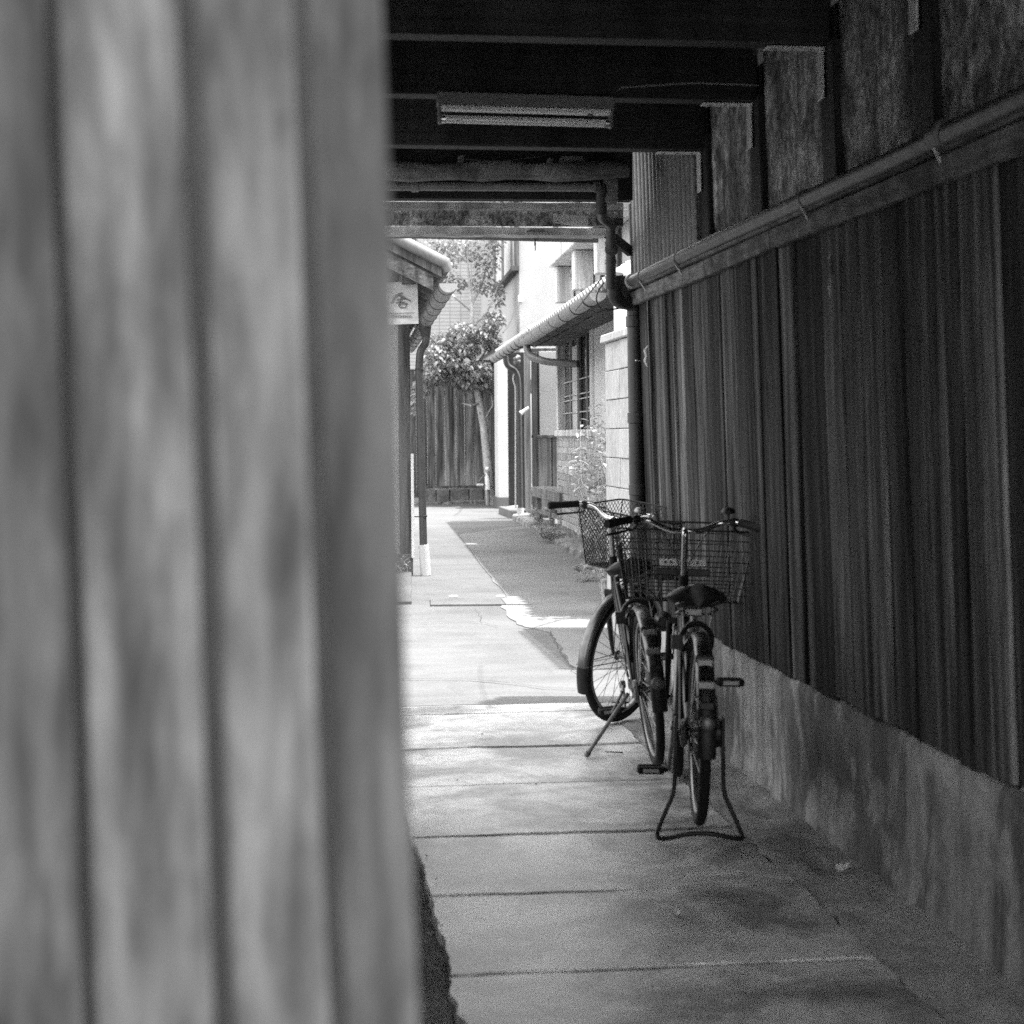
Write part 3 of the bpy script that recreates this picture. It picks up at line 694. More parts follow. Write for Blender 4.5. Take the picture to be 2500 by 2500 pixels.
def mesh_basket(M, c, wt, dt, wb, db, h, kind):
    """wire basket: c = centre of its bottom; x forward"""
    c = Vector(c); rimm, wires = MB(M), MB(M)
    def side(i):   # four sides: pairs of (top corner, top corner, bottom corner, bottom corner)
        T = [Vector((-dt/2, wt/2, h)), Vector((dt/2+.02, wt*.46, h+.03)), Vector((dt/2+.02, -wt*.46, h+.03)), Vector((-dt/2, -wt/2, h))]
        B = [Vector((-db/2, wb/2, 0)), Vector((db/2, wb/2, 0)), Vector((db/2, -wb/2, 0)), Vector((-db/2, -wb/2, 0))]
        return T[i], T[(i+1) % 4], B[i], B[(i+1) % 4]
    T = [c + side(i)[0] for i in range(4)]; B = [c + side(i)[2] for i in range(4)]
    rnd = []
    for i in range(4):
        a, b, d_ = T[i], T[(i+1) % 4], T[i-1]
        rnd += arc(a + (d_-a)*.12, a, a + (b-a)*.12, 4)
    rimm.tube(rnd, .004, 8, closed=True)
    rnd = []
    for i in range(4):
        a, b, d_ = B[i], B[(i+1) % 4], B[i-1]
        rnd += arc(a + (d_-a)*.12, a, a + (b-a)*.12, 4)
    rimm.tube(rnd, .003, 6, closed=True)
    for i in range(4): rimm.tube([T[i].lerp(T[i]+(T[i-2]-T[i])*.02, 1), B[i]], .003, 6)
    def pt(i, u, v):
        t0, t1, b0, b1 = side(i); return c + t0.lerp(t1, u)*v + b0.lerp(b1, u)*(1-v)
    def bt(u, v): return c + Vector((db*(u-.5), wb*(v-.5), 0))
    if kind == 'grid':
        for i in range(4):
            n = 16 if i in (1, 3) else 11
            for k in range(1, n): wires.tube([pt(i, k/n, 0), pt(i, k/n, .72 if k % 2 else 1)], .0021, 4, caps=False)
            for v in (.1, .2, .3, .42, .56, .72, .86): wires.tube([pt(i, 0, v), pt(i, 1, v)], .0023, 4, caps=False)
        for k in range(1, 14):
            wires.tube([bt(0, k/14), bt(1, k/14)], .0021, 4, caps=False)
        for k in range(1, 10): wires.tube([bt(k/10, 0), bt(k/10, 1)], .0021, 4, caps=False)
    else:
        def lattice(fn, W, H, s):
            nu, nv = max(4, int(W/s)), max(4, int(H/(s*.62)))
            for j in range(nv):
                for i in range(nu):
                    o = (j % 2)*.5
                    a = fn(min(1, (i+o)/nu), j/nv)
                    for q in (-.5, .5):
                        uu = (i+o+q)/nu
                        if 0 <= uu <= 1: wires.beam(a, fn(uu, (j+1)/nv), .0026, .0014, (1, 0, 0))
        for i in range(4): lattice(lambda u, v, i=i: pt(i, u, v), (wt+wb)/2 if i in (1, 3) else (dt+db)/2, h, .02)
        lattice(bt, db, wb, .02)
    return rimm, wires
def bicycle(label, loc, heading, lean, pitch, steer, basket, stand, crank_a, fm, bsize, Rw, sdrop):
    """local frame: x forward, y left, z up, origin under the rear axle"""
    M = Matrix.Translation(loc) @ Matrix.Rotation(R(90) - heading, 4, 'Z') @ Matrix.Rotation(-lean, 4, 'X') @ Matrix.Rotation(pitch, 4, 'Y')
    bk = empty('bicycle', loc, label, 'bicycle', None)
    RA = Vector((0, 0, Rw)); BB = Vector((.46, 0, .275)); ST = Vector((.335, 0, .64)); HB = Vector((.955, 0, .665)); HT = Vector((.915, 0, .785)); FA = Vector((1.10, 0, Rw))
    ax = (HT - HB).normalized()
    S = M @ Matrix.Translation(HB) @ Matrix.Rotation(steer, 4, ax) @ Matrix.Translation(-HB)
    # frame: low step-through with twin down tubes
    f = MB(M)
    f.tube([BB + Vector((0, 0, -.03)), ST], .0165, 12)
    f.tube([HB + ax*-.03, HT + ax*.02], .019, 14)
    f.tube(arc(HB + ax*.02, Vector((.72, 0, .36)), BB, 10), .017, 12)
    f.tube(arc(HT + ax*-.02, Vector((.66, 0, .45)), BB.lerp(ST, .42), 10), .013, 12)
    for sy in (-1, 1):
        f.tube([BB + Vector((-.02, sy*.025, 0)), Vector((.30, sy*.045, .30)), RA + Vector((0, sy*.062, 0))], .0095, 8)
        f.tube([ST + Vector((0, sy*.018, -.05)), Vector((.24, sy*.05, .56)), RA + Vector((.005, sy*.062, .01))], .007, 8)
    f.lathe(BB - Vector((0, .036, 0)), (0, 1, 0), [(.022, 0), (.022, .072)], 14)
    ob('frame', f, fm, bk, smooth=True)
    sp_ = ob('seat_post', MB(M).tube([ST + Vector((.008, 0, -.02)), Vector((.292, 0, .775 - sdrop))], .0125, 12).lathe(ST - Vector((-.004, 0, .012)), (-.34, 0, .94), [(.021, 0), (.021, .03)], 12), M_chrome, bk, smooth=True)
    # saddle with springs
    sm = MB(M); n_ = 18; prof = []
    for i in range(n_+1):
        t = i/n_; x = .135 + .275*t
        wdt = .108*math.sin(min(1, (t+.02)/.28)*math.pi/2)**.6 * (1 - max(0, (t-.25)/.75)**.75*.80) if t < 1 else .012
        prof.append((x, max(.012, wdt), .835 + .018*(1-t)**2 - .012*math.sin(t*math.pi) + .004))
    vs, fs = [], []; sg = 14
    for (x, wdt, z) in prof:
        for k in range(sg):
            q = 2*math.pi*k/sg; yy = math.cos(q)*wdt; zz = math.sin(q)
            vs.append((x, yy, z + (zz*.022 - abs(math.cos(q))**3*.016 if zz >= 0 else zz*(.034 + .028*(1 - (x-.135)/.275)) - abs(math.cos(q))**3*.016)))
    for i in range(n_):
        for k in range(sg): l = (k+1) % sg; fs.append((i*sg+k, i*sg+l, (i+1)*sg+l, (i+1)*sg+k))
    fs += [tuple(reversed(range(sg))), tuple(n_*sg+k for k in range(sg))]
    sm.M = M @ Matrix.Translation((0, 0, -sdrop)); sm.add(vs, fs); sd = ob('saddle', sm, M_blackpl, bk, smooth=True)
    sm = MB(M @ Matrix.Translation((0, 0, -sdrop)))
    for sy in (-.055, .055):
        hx = [(.165 + .017*math.cos(t*.9), sy + .017*math.sin(t*.9), .765 + .0042*t) for t in range(14)]
        sm.tube(hx, .004, 5)
    for sy in (-.03, .03): sm.tube([(.15, sy*1.6, .765), (.26, sy, .762), (.38, sy*.4, .80)], .004, 6)
    ob('springs', sm, M_stain, sd, smooth=True)
    ob('seat_clamp', MB(M @ Matrix.Translation((0, 0, -sdrop))).box(.275, .31, -.03, .03, .755, .785), M_alu, sd, bevel=.005)
    # wheels
    wheel(bk, 'rear_wheel', M, RA, Rw); wheel(bk, 'front_wheel', S, FA, Rw)
    rf = ob('rear_fender', fender(MB(M), RA, Rw+.02, R(12), R(172)), M_fender, bk, smooth=True)
    md = rf.modifiers.new('thick', 'SOLIDIFY'); md.thickness = .0015
    m_ = MB(M); fender(m_, RA, Rw+.024, R(160), R(187), .031, .014, 10); o = ob('mud_flap', m_, M_blackpl, rf, smooth=True)
    m_ = MB(M)
    for sy in (-1, 1): m_.tube([RA + Vector((0, sy*.066, .0)), RA + Vector((math.cos(R(152))*(Rw+.025), sy*.033, math.sin(R(152))*(Rw+.025)))], .0025, 6)
    ob('fender_stay', m_, M_stain, rf)
    for an, r1, mt in ((128, .030, M_blackpl), (131, .026, M_reflect), (146, .028, M_reflect), (158, .024, M_blackpl)):
        d = Vector((math.cos(R(an)), 0, math.sin(R(an)))); c = RA + d*(Rw+.033)
        ob('reflector', MB(M).box(c.x-.012, c.x+.006, -r1, r1, c.z-.014, c.z+.012), mt, rf, bevel=.004)
    d = Vector((math.cos(R(168)), 0, math.sin(R(168)))); c = RA + d*(Rw+.04)
    ob('tail_reflector', MB(M).lathe(c, (-1, 0, .1), [(.022, -.02), (.026, 0), (.026, .016), (.018, .022)], 16), M_stain, rf, smooth=True)
    ff = ob('front_fender', fender(MB(S), FA, Rw+.018, R(28), R(190)), M_fender, bk, smooth=True)
    md = ff.modifiers.new('thick', 'SOLIDIFY'); md.thickness = .0015
    m_ = MB(S); fender(m_, FA, Rw+.022, R(184), R(205), .030, .014, 8); ob('mud_flap', m_, M_blackpl, ff, smooth=True)
    m_ = MB(S)
    for sy in (-1, 1): m_.tube([FA + Vector((0, sy*.055, 0)), FA + Vector((math.cos(R(182))*(Rw+.025), sy*.032, math.sin(R(182))*(Rw+.025)))], .0025, 6)
    ob('fender_stay', m_, M_stain, ff)
    # fork
    m_ = MB(S); cr = HB - ax*.045
    m_.lathe(cr, ax, [(.02, -.01), (.022, .02)], 12); m_.beam(cr + Vector((0, -.055, 0)), cr + Vector((0, .055, 0)), .03, .022)
    for sy in (-1, 1): m_.tube(arc(cr + Vector((0, sy*.05, 0)), cr - ax*.30 + Vector((0, sy*.05, 0)), FA + Vector((0, sy*.052, 0)), 8), [.0125]*4 + [.011, .010, .009, .009, .009], 10)
    ob('fork', m_, fm, bk, smooth=True)
    # stem and handlebar
    hc = HT + ax*.20 + Vector((.03, 0, 0))
    m_ = MB(S); m_.tube(fillet([HT + ax*.01, HT + ax*.19, hc], .03, 4), .0125, 12)
    half = [(0, 0, 0), (.005, .045, -.004), (.03, .09, .012), (.045, .135, .034), (.035, .18, .040), (.0, .225, .034), (-.05, .265, .026), (-.09, .29, .02)]
    full = [hc + Vector((x, -yy, z)) for (x, yy, z) in reversed(half[1:])] + [hc + Vector(p) for p in half]
    hb = ob('handlebar', m_, M_chrome, bk, smooth=True)
    m_ = MB(S); sm_ = []
    for i in range(len(full)-1): sm_ += [full[i].lerp(full[i+1], t) for t in (0, .5)]
    sm_.append(full[-1]); sm_ = [sm_[0]] + [(sm_[i-1] + sm_[i]*2 + sm_[i+1])/4 for i in range(1, len(sm_)-1)] + [sm_[-1]]
    m_.tube(sm_, .011, 12); ob('bar', m_, M_chrome, hb, smooth=True)
    for sy in (1, -1):
        g0 = hc + Vector((.015, sy*.212, .036)); g1 = hc + Vector((-.105, sy*.300, .016)); gd = (g1-g0).normalized()
        ob('grip', MB(S).lathe(g0, gd, [(.014, 0), (.0165, .006), (.0155, .02), (.0165, .10), (.018, .135), (.015, (g1-g0).length)], 14), M_black, hb, smooth=True)
        m_ = MB(S); l0 = hc + Vector((.03, sy*.185, .02)); m_.lathe(hc + Vector((.03, sy*.19, .037)), (-.4, sy*.8, -.1), [(.016, -.012), (.018, 0), (.016, .014)], 12)
        m_.tube([l0 + Vector((.0, 0, -.002)), l0 + Vector((.015, sy*.02, -.022)), l0 + Vector((-.01, sy*.065, -.034)), l0 + Vector((-.06, sy*.115, -.046))], [.006, .0055, .005, .006], 8)
        ob('brake_lever', m_, M_alu if fm is M_frame2 else M_blackpl, hb, smooth=True)
    bl = hc + Vector((.03, -.115, .05)) if basket == 'diamond' else hc + Vector((.02, -.165, .075))
    ob('bell', MB(S).lathe(bl, (0, 0, 1), [(.006, -.03), (.006, -.006), (.026, -.004), (.027, .004), (.02, .016), (.006, .021)], 16), M_alu if basket == 'diamond' else M_blackpl, hb, smooth=True)
    # cables
    m_ = MB(S)
    for (sy, bx, bz) in ((1, .14, -.03), (-1, .15, .0), (-1, .11, -.05)):
        p0 = hc + Vector((.035, sy*.17, .03)); m_.tube(arc(p0, p0 + Vector((bx, -sy*.06, .02)), p0 + Vector((.09, -sy*.12, -.1)), 8) + arc(p0 + Vector((.09, -sy*.12, -.1)), p0 + Vector((.06, -sy*.17, -.17)), Vector((.965, 0, .66)), 6)[1:], .0028, 6)
    ob('brake_cables', m_, M_wire, bk, smooth=True)
    # basket
    wt, dt, wb, db, h = bsize
    bc = Vector((HT.x + .05 + dt/2 + .02, 0, .985 - h - .01)) if basket == 'grid' else Vector((HT.x + .05 + dt/2, 0, .99 - h))
    rimm, wires = mesh_basket(S, bc, wt, dt, wb, db, h, basket)
    bo = ob('basket', rimm, M_blackpl, bk, smooth=True); ob('wire_mesh', wires, M_blackpl if basket == 'diamond' else M_pipe_dk, bo)
    if basket == 'grid':
        x = bc.x - (dt+db)/4 - .006
        ob('name_plate', MB(S).box(x-.004, x, -.085, .095, bc.z + h*.50, bc.z + h*.50 + .026), M_pipe_lt, bo)
        for yy in (-.055, -.01, .05, .072): ob('plate_rivet', MB(S).lathe((x-.004, yy, bc.z + h*.5 + .013), (-1, 0, 0), [(.006, 0), (.005, .002)], 8), M_blackpl, bo)
        ob('basket_bracket', MB(S).box(x, x+.012, -.10, .11, bc.z + h*.36, bc.z + h*.46), M_blackpl, bo, bevel=.003)
    m_ = MB(S)
    for sy in (-1, 1): m_.tube([FA + Vector((0, sy*.058, 0)), bc + Vector((db*.2, sy*wb*.3, -.003))], .0035, 6)
    ob('basket_stay', m_, M_stain, bk)
    # headlamp
    hl = FA + Vector((.07, .075, .30)); ob('headlamp', MB(S).lathe(hl, (1, 0, -.05), [(.02, -.07), (.034, -.04), (.042, 0), (.042, .02), (.036, .026)], 18), M_white if basket == 'diamond' else M_blackpl, bk, smooth=True)
    # cranks, pedals, chain case
    for sy in (1, -1):
        a = crank_a + (0 if sy > 0 else math.pi); d = Vector((math.cos(a), 0, math.sin(a)))
        p0 = BB + Vector((0, sy*.06, 0)); p1 = p0 + d*.165 + Vector((0, sy*.015, 0))
        ck = ob('crank', MB(M).beam(p0, p1, .024, .014, (0, 1, 0)).lathe(p0 - Vector((0, .012, 0)), (0, 1, 0), [(.018, 0), (.018, .024)], 12), M_stain, bk, bevel=.004)
        pc_ = p1 + Vector((0, sy*.065, 0)); pm = MB(M)
        for dx in (-.034, .034): pm.box(pc_.x+dx-.009, pc_.x+dx+.009, pc_.y-.045, pc_.y+.045, pc_.z-.013, pc_.z+.013)
        for dy in (-.043, .043): pm.box(pc_.x-.03, pc_.x+.03, pc_.y+dy-.006, pc_.y+dy+.006, pc_.z-.011, pc_.z+.011)
        pm.tube([p1, pc_ + Vector((0, sy*.04, 0))], .009, 8); pm.box(pc_.x-.012, pc_.x+.012, pc_.y-.04, pc_.y+.04, pc_.z-.01, pc_.z+.01)
        pd = ob('pedal', pm, M_black, ck, bevel=.003)
        for xa_ in (pc_.x-.0445, pc_.x+.0432): ob('pedal_reflector', MB(M).box(xa_, xa_+.0013, pc_.y-.028, pc_.y+.028, pc_.z-.007, pc_.z+.007), M_reflect, ck)
    m_ = MB(M); prof = []
    for k in range(13): t = R(-90) + R(180)*k/12; prof.append((BB.x + math.cos(t)*.085, -.05, BB.z + math.sin(t)*.085))
    for k in range(9): t = R(90) + R(180)*k/8; prof.append((RA.x + math.cos(t)*.045, -.05, RA.z + math.sin(t)*.045))
    m_.prism(prof, (0, -.022, 0)); ob('chain_case', m_, M_blackpl, bk, bevel=.004)
    m_ = MB(M); m_.lathe(RA + Vector((0, .045, 0)), (0, 1, 0), [(.045, 0), (.048, .006), (.045, .016), (.02, .02)], 20); m_.beam(RA + Vector((.02, .062, -.01)), Vector((.22, .055, .305)), .02, .004, (0, 1, 0)); ob('band_brake', m_, M_stain, bk, smooth=True)
    m_ = MB(M); m_.tube(arc(ST + Vector((.01, .02, -.02)), Vector((.40, .05, .42)), BB + Vector((-.05, .04, .04)), 8) + [RA + Vector((.06, .07, .02))], .0028, 6); m_.tube(arc(HT + Vector((-.02, .02, -.03)), Vector((.7, .03, .40)), BB + Vector((0, .03, .03)), 8), .0028, 6); ob('rear_brake_cable', m_, M_wire, bk)
    # ring lock by the rear wheel
    m_ = MB(M); lc = Vector((.20, 0, .60)); m_.tube([lc + Vector((math.sin(R(t))*.0, math.cos(R(t))*.055, math.sin(R(t))*.06)) for t in range(-40, 221, 20)], .010, 8); m_.box(lc.x-.012, lc.x+.012, .045, .085, lc.z-.03, lc.z+.02); ob('ring_lock', m_, M_blackpl, bk, smooth=True)
    Mi = M.inverted()
    def gp(v): return Mi @ Vector(v)
    if stand == 'double':
        m_ = MB(M)
        gz = lambda x, y: (Mi @ (Vector((M @ Vector((x, y, .0))).to_3d() * 1.0))).z
        def G(x, y, h=.012):
            wv = M @ Vector((x, y, .1)); wv.z = h; return Mi @ wv
        L = [RA + Vector((0, .078, .03)), Vector((0, .080, .22)), Vector((.0, .082, .11)), G(-.03, .132, .055), G(-.045, .145, .024)]
        Rr = [Vector((p.x, -p.y, p.z)) for p in reversed(L)]
        cross = [G(-.06, .138), G(-.07, .105, .016), G(-.075, .05, .03), G(-.075, 0, .034), G(-.075, -.05, .03), G(-.07, -.105, .016), G(-.06, -.138)]
        m_.tube(fillet(L + cross + Rr, .03, 4), .008, 10)
        so_ = ob('stand', m_, M_blackpl, bk, smooth=True)
        for sy in (-1, 1): ob('stand_plate', MB(M).box(-.02, .02, sy*.078-.006, sy*.078+.006, .22, .36), M_blackpl, so_, bevel=.004)
    else:
        m_ = MB(M); f0 = Vector((.02, .085, .30)); wf = gp(stand); 
        m_.tube([f0, f0.lerp(wf, .12), wf], .0085, 10); m_.tube([wf + (f0-wf).normalized()*.02, wf], .012, 10)
        so_ = ob('stand', m_, M_stain, bk, smooth=True)
        ob('stand_spring', MB(M).tube([f0 + Vector((.01, .02, .01)), f0.lerp(wf, .3) + Vector((.02, .01, 0))], .006, 8), M_stain, so_, smooth=True)
    return bk
near_ra = onZ(1703, 2085)     # foot of the rear axle
bicycle('black town bicycle nearest the camera, parked upright on a two legged rear stand', Vector((1.305, 5.93, .046)), R(8.5), R(-1.2), math.asin(.046/1.10), R(-3), 'grid', 'double', R(-80), M_frame, (.57, .30, .44, .22, .28), .305, .075)
fr = onZ(1603, 1868); ft = onZ(1497, 1762); kf = onZ(1432, 1848)
bicycle('farther bicycle on a side kickstand, front wheel turned right, diamond mesh basket', Vector((fr.x, fr.y, 0)), math.atan2(ft.x-fr.x+.06, ft.y-fr.y), R(5.5), 0, R(-42), 'diamond', Vector((kf.x, kf.y, .006)), R(-150), M_frame, (.55, .33, .42, .24, .27), .312, .03)

# ================================================================== LEFT HOUSE (beyond the passage)
KL = .028
def lo(o, s, z): return (o + KL*s, s, z)
lh = empty('porch_house', (.4, 17.6, 0), 'old house on the left with tiled porch roof, corner post and gutter', 'house')
p975, p1002 = onY(974, 1100, 17.65), onY(1002, 1100, 17.65)
ob('front_wall', MB().box(-3, p975.x, 17.65, 17.75, .28, 3.3), M_plast_gr, lh)
ob('side_wall', MB().hexa([(p1002.x-.12, 17.76, .1), (p1002.x-.02, 17.76, .1), (p1002.x+.30, 27, .1), (p1002.x+.2, 27, .1), (p1002.x-.12, 17.76, 2.7), (p1002.x-.02, 17.76, 2.7), (p1002.x+.30, 27, 2.7), (p1002.x+.2, 27, 2.7)]), M_plast_gr, lh)  # unseen from the camera, made pale to bounce sunlight into the alley
ob('corner_post', MB().box(p975.x+.002, p1002.x, 17.58, 17.72, .2, 2.8), M_post, lh, bevel=.006)
ob('porch_post', MB().box(.02, .13, 13.75, 13.86, 0, 2.9), M_post, lh, bevel=.006)
ob('stone_base', rough(MB().box(-3, onY(1008, 1385, 17.55).x, 17.52, 17.76, -.05, .20), .012, 9), M_moss, lh)
a, b = onY(1003, 1108, 17.5), onY(1012, 1362, 17.5); ob('white_trim_board', MB().box(a.x, b.x, 17.49, 17.52, b.z, a.z), M_white, lh, bevel=.002)
# roof: plank deck with rows of tiles
ez = 2.50; pitch_ = math.tan(R(27)); eo = .655
rfm = MB(); y0, y1 = 13.3, 27.0
rfm.hexa([lo(-4.0, y0, ez+.03+4.65*pitch_), lo(eo, y0, ez+.03), lo(eo, y1, ez+.03), lo(-4.0, y1, ez+.03+4.65*pitch_), lo(-4.0, y0, ez+.09+4.65*pitch_), lo(eo, y0, ez+.09), lo(eo, y1, ez+.09), lo(-4.0, y1, ez+.09+4.65*pitch_)])
rf_ = ob('roof', rfm, M_post, lh)
k = 0; y = y0 + .02
while y < 20:
    m_ = MB(); m_.tube([lo(eo+.06, y+.05, ez+.085), lo(-4.0, y+.05, ez+.11+4.65*pitch_)], .055 if k else .062, 12); ob('tile_row', m_, M_roof, rf_, smooth=True); y += .25; k += 1
vm = MB(); vm.tube([lo(eo-4, y0-.05, ez+.14+4.0*pitch_), lo(eo-.5, y0-.05, ez+.14+.5*pitch_), lo(eo-.06, y0-.05, ez+.17), lo(eo+.03, y0-.04, ez+.13), lo(eo+.05, y0-.03, ez+.07)], [.046, .046, .045, .042, .035], 14); ob('verge_roll', vm, M_roof, rf_, smooth=True)
vm = MB(); vm.tube([lo(eo-4, y0+.04, ez+.19+4.0*pitch_), lo(eo-.3, y0+.04, ez+.20+.3*pitch_)], .03, 10); ob('verge_cap', vm, M_roof, rf_, smooth=True)
m_ = MB(); m_.hexa([lo(-4.0, y0+.02, ez-.13+4.65*pitch_), lo(eo-.06, y0+.02, ez-.07), lo(eo-.06, y0+.06, ez-.07), lo(-4.0, y0+.06, ez-.13+4.65*pitch_), lo(-4.0, y0+.02, ez+.03+4.65*pitch_), lo(eo-.06, y0+.02, ez+.04), lo(eo-.06, y0+.06, ez+.04), lo(-4.0, y0+.06, ez+.03+4.65*pitch_)]); ob('barge_board', m_, M_batten, rf_)
for i in range(16):
    y = y0 + .3 + i*.42; m_ = MB(); m_.beam(lo(eo-.03, y, ez+.0), lo(-1.5, y, ez+.0+(eo+1.5)*pitch_), .05, .05); ob('rafter', m_, M_post, rf_)
ob('porch_beam', MB().beam(lo(.42, 13.5, ez+.06), lo(.42, 22, ez+.06), .1, .12), M_post, lh)
# ribbed gutter
gt = ob('gutter', MB().half(lo(eo+.05, 13.28, ez-.02), lo(eo+.05, 22.5, ez-.045), .068), M_gutter, lh, smooth=True)
for i in range(12):
    y = 13.5 + i*.75; c = Vector(lo(eo+.05, y, ez-.02-.0028*(y-13.3))); ob('gutter_strap', MB().half(c, c + Vector((KL*.018, .018, 0)), .072), M_pipe_bk, gt, smooth=True)
    ob('gutter_hanger', MB().tube([c + Vector((-.03, 0, .05)), c + Vector((-.06, 0, .10)), c + Vector((-.09, .1, .10))], .004, 5), M_pipe_bk, gt)
Y = 17.45; pp = [onY(1036, 795, Y), onY(1041, 818, Y), onY(1040, 838, Y), onY(1026, 856, Y), onY(1023, 900, Y), onY(1034, 1340, Y)]
ob('funnel', MB().tube([onY(1037, 782, Y), onY(1038, 800, Y), onY(1040, 822, Y)], [.062, .06, .042], 16), M_pipe_dk, lh, smooth=True)
dpo = ob('downpipe', MB().tube(fillet(pp[1:], .05, 5), .037, 16), M_pipe_dk, lh, smooth=True)
for py in (904, 1262): p = onY(1024 + (py-900)*.025, py, Y); ob('pipe_strap', MB().lathe(p, (0, 0, 1), [(.038, 0), (.041, .002), (.041, .014), (.038, .016)], 16).beam(p, p + Vector((-.12, .12, 0)), .006, .012), M_pipe_bk, dpo, smooth=True)
p0, p1 = onY(1034, 1330, Y), onY(1040, 1407, Y); ob('pipe_sleeve', MB().tube([(p0.x, Y, p0.z), (p1.x, Y, 0)], .052, 20), M_pipe_wh, lh, smooth=True)
# low step in front
m_ = MB(); a, b = onZ(1012, 1408), onZ(1004, 1475); m_.hexa([(-2.5, b.y, -.05), (b.x, b.y, -.05), (a.x-.02, 17.5, -.05), (-2.5, 17.5, -.05), (-2.5, b.y, .03), (b.x, b.y, .03), (a.x-.02, 17.5, .035), (-2.5, 17.5, .035)]); ob('stone_step', rough(m_, .01, 3), M_yard, kind='structure', bevel=.01)

# hanging sign
sg_ = empty('hanging_sign', onY(990, 740, 13.62), 'pale hanging sign with a brushed character and OSOSHA below it', 'sign')
YS = 13.62
c0, c1, c2, c3 = onY(912, 690, YS), onY(1019, 688, YS), onY(1022, 790, YS), onY(918, 794, YS)
m_ = MB(); n_ = 12; fr_, bk_ = [], []
def sgn(u, v, off=0):
    p = (c0.lerp(c1, u)).lerp(c3.lerp(c2, u), v); return Vector((p.x, YS + .006*math.sin(u*5 + v*3) + off, p.z))
m_.grid(lambda u, v: sgn(u, v), 10, 10); nb_ = len(m_.v); m_.grid(lambda u, v: sgn(1-u, v, .012), 10, 10)
ob('board', m_, M_signb, sg_, smooth=True)
def S2(cx, cy): return onY(930 + cx*.31056, 500 + cy*.31056, YS - .012)
strokes = [([(168, 692), (130, 708), (100, 738), (82, 778)], .010), ([(150, 712), (190, 735), (236, 756)], .010), ([(128, 748), (160, 742), (196, 738)], .008),
           ([(163, 722), (160, 745), (150, 772)], .008), ([(118, 770), (150, 766), (186, 764)], .007), ([(140, 782), (150, 806)], .008), ([(140, 782), (208, 776), (192, 810)], .008), ([(150, 806), (192, 810)], .008)]
cm = MB()
for st, ww in strokes:
    P = [S2(*q) for q in st]; sm_ = []
    for i in range(len(P)-1): sm_ += [P[i].lerp(P[i+1], t) for t in (0, .33, .66)]
    sm_.append(P[-1]); n_ = len(sm_); vs, fs = [], []
    for i, p in enumerate(sm_):
        d = (sm_[min(i+1, n_-1)] - sm_[max(i-1, 0)]).normalized(); nn = Vector((-d.z, 0, d.x)); h_ = .72*ww*(1.15 - .45*abs(2*i/(n_-1)-.6)) + random.uniform(-.0012, .0012)
        for yy in (-.002, .006):
            vs += [p + nn*h_ + Vector((0, yy, 0)), p - nn*h_ + Vector((0, yy, 0))]
    for i in range(n_-1):
        a = 4*i; b = a+4; fs += [(a, a+1, b+1, b), (a+2, b+2, b+3, a+3), (a, b, b+2, a+2), (a+1, a+3, b+3, b+1)]
    fs += [(0, 2, 3, 1), (4*(n_-1), 4*(n_-1)+1, 4*(n_-1)+3, 4*(n_-1)+2)]
    cm.add(vs, fs)
ob('brushed_character', cm, M_ink, sg_)
a, b = S2(60, 852), S2(268, 848); ob('rule_line', MB().beam(a, b, .004, .003), M_ink, sg_)
cu = bpy.data.curves.new('lettering', 'FONT'); cu.body = 'OSOSHA'; cu.size = .036; cu.extrude = .0015; cu.space_character = 1.05
to = bpy.data.objects.new('lettering_tmp', cu); col.objects.link(to); dg = bpy.context.evaluated_depsgraph_get(); me = bpy.data.meshes.new_from_object(to.evaluated_get(dg)); bpy.data.objects.remove(to)
a, b = S2(78, 888), S2(246, 886); xs_ = [v.co.x for v in me.vertices]; sc_ = (b-a).length/(max(xs_)-min(xs_)); ys_ = [v.co.y for v in me.vertices]; scy = (S2(78, 868)-S2(78, 888)).length/max(ys_)
lm = MB(); lm.add([(a.x + (v.co.x-min(xs_))*sc_, a.y + v.co.z*1 , a.z + v.co.y*scy) for v in me.vertices], [tuple(p.vertices) for p in me.polygons]); ob('lettering', lm, M_ink, sg_)
ob('hanging_wire', MB().tube([sgn(.2, 0), sgn(.2, 0) + Vector((0, 0, .14))], .003, 5).tube([sgn(.9, 0), sgn(.9, 0) + Vector((0, 0, .10))], .003, 5), M_wire, sg_)

# ================================================================== END OF THE ALLEY: fence
YE = 35.8
fe = empty('plank_fence', (onY(1110, 1200, YE).x, YE, 0), 'weathered vertical plank fence on a mossy stone base closing the alley', 'fence')
ztop = onY(1100, 905, YE).z; zbot = onY(1100, 1186, YE).z
xa, xb = onY(1040, 1100, YE).x, onY(1196, 1100, YE).x
x = xa - 1.9; k = 0
while x < xb:
    wd = random.uniform(.14, .24); lf = x < xa - .02
    zb_ = zbot + random.uniform(-.02, .02) if not lf else .12
    m_ = MB(); dy = random.uniform(-.012, .012); m_.box(x+.003, x+wd-.003, YE+dy-.012, YE+dy+.014, zb_, ztop + random.uniform(-.03, .05))
    rough(m_, .008, 2, (1, 0, 0)); ob('plank', m_, M_fence_dk if lf else M_fence, fe, bevel=.004); x += wd
ob('base_rail', MB().box(xa-.02, xb+.2, YE-.05, YE+.05, zbot-.05, zbot+.0), M_post, fe)
x = xa - .1
while x < xb + .2:
    wd = random.uniform(.25, .5); m_ = MB(); m_.box(x+.004, x+wd-.004, YE-.10, YE+.12, -.05, zbot-.055); rough(m_, .02, 5); ob('base_stone', m_, M_moss, fe, bevel=.02); x += wd
x = xa - .4
for i in range(9):
    wd = random.uniform(.2, .4); m_ = MB(); m_.box(x, x+wd-.01, YE-.45-random.random()*.1, YE-.13, -.05, random.uniform(.03, .08)); rough(m_, .03, 5); ob('edging_stone', m_, M_moss, fe, bevel=.02); x += wd
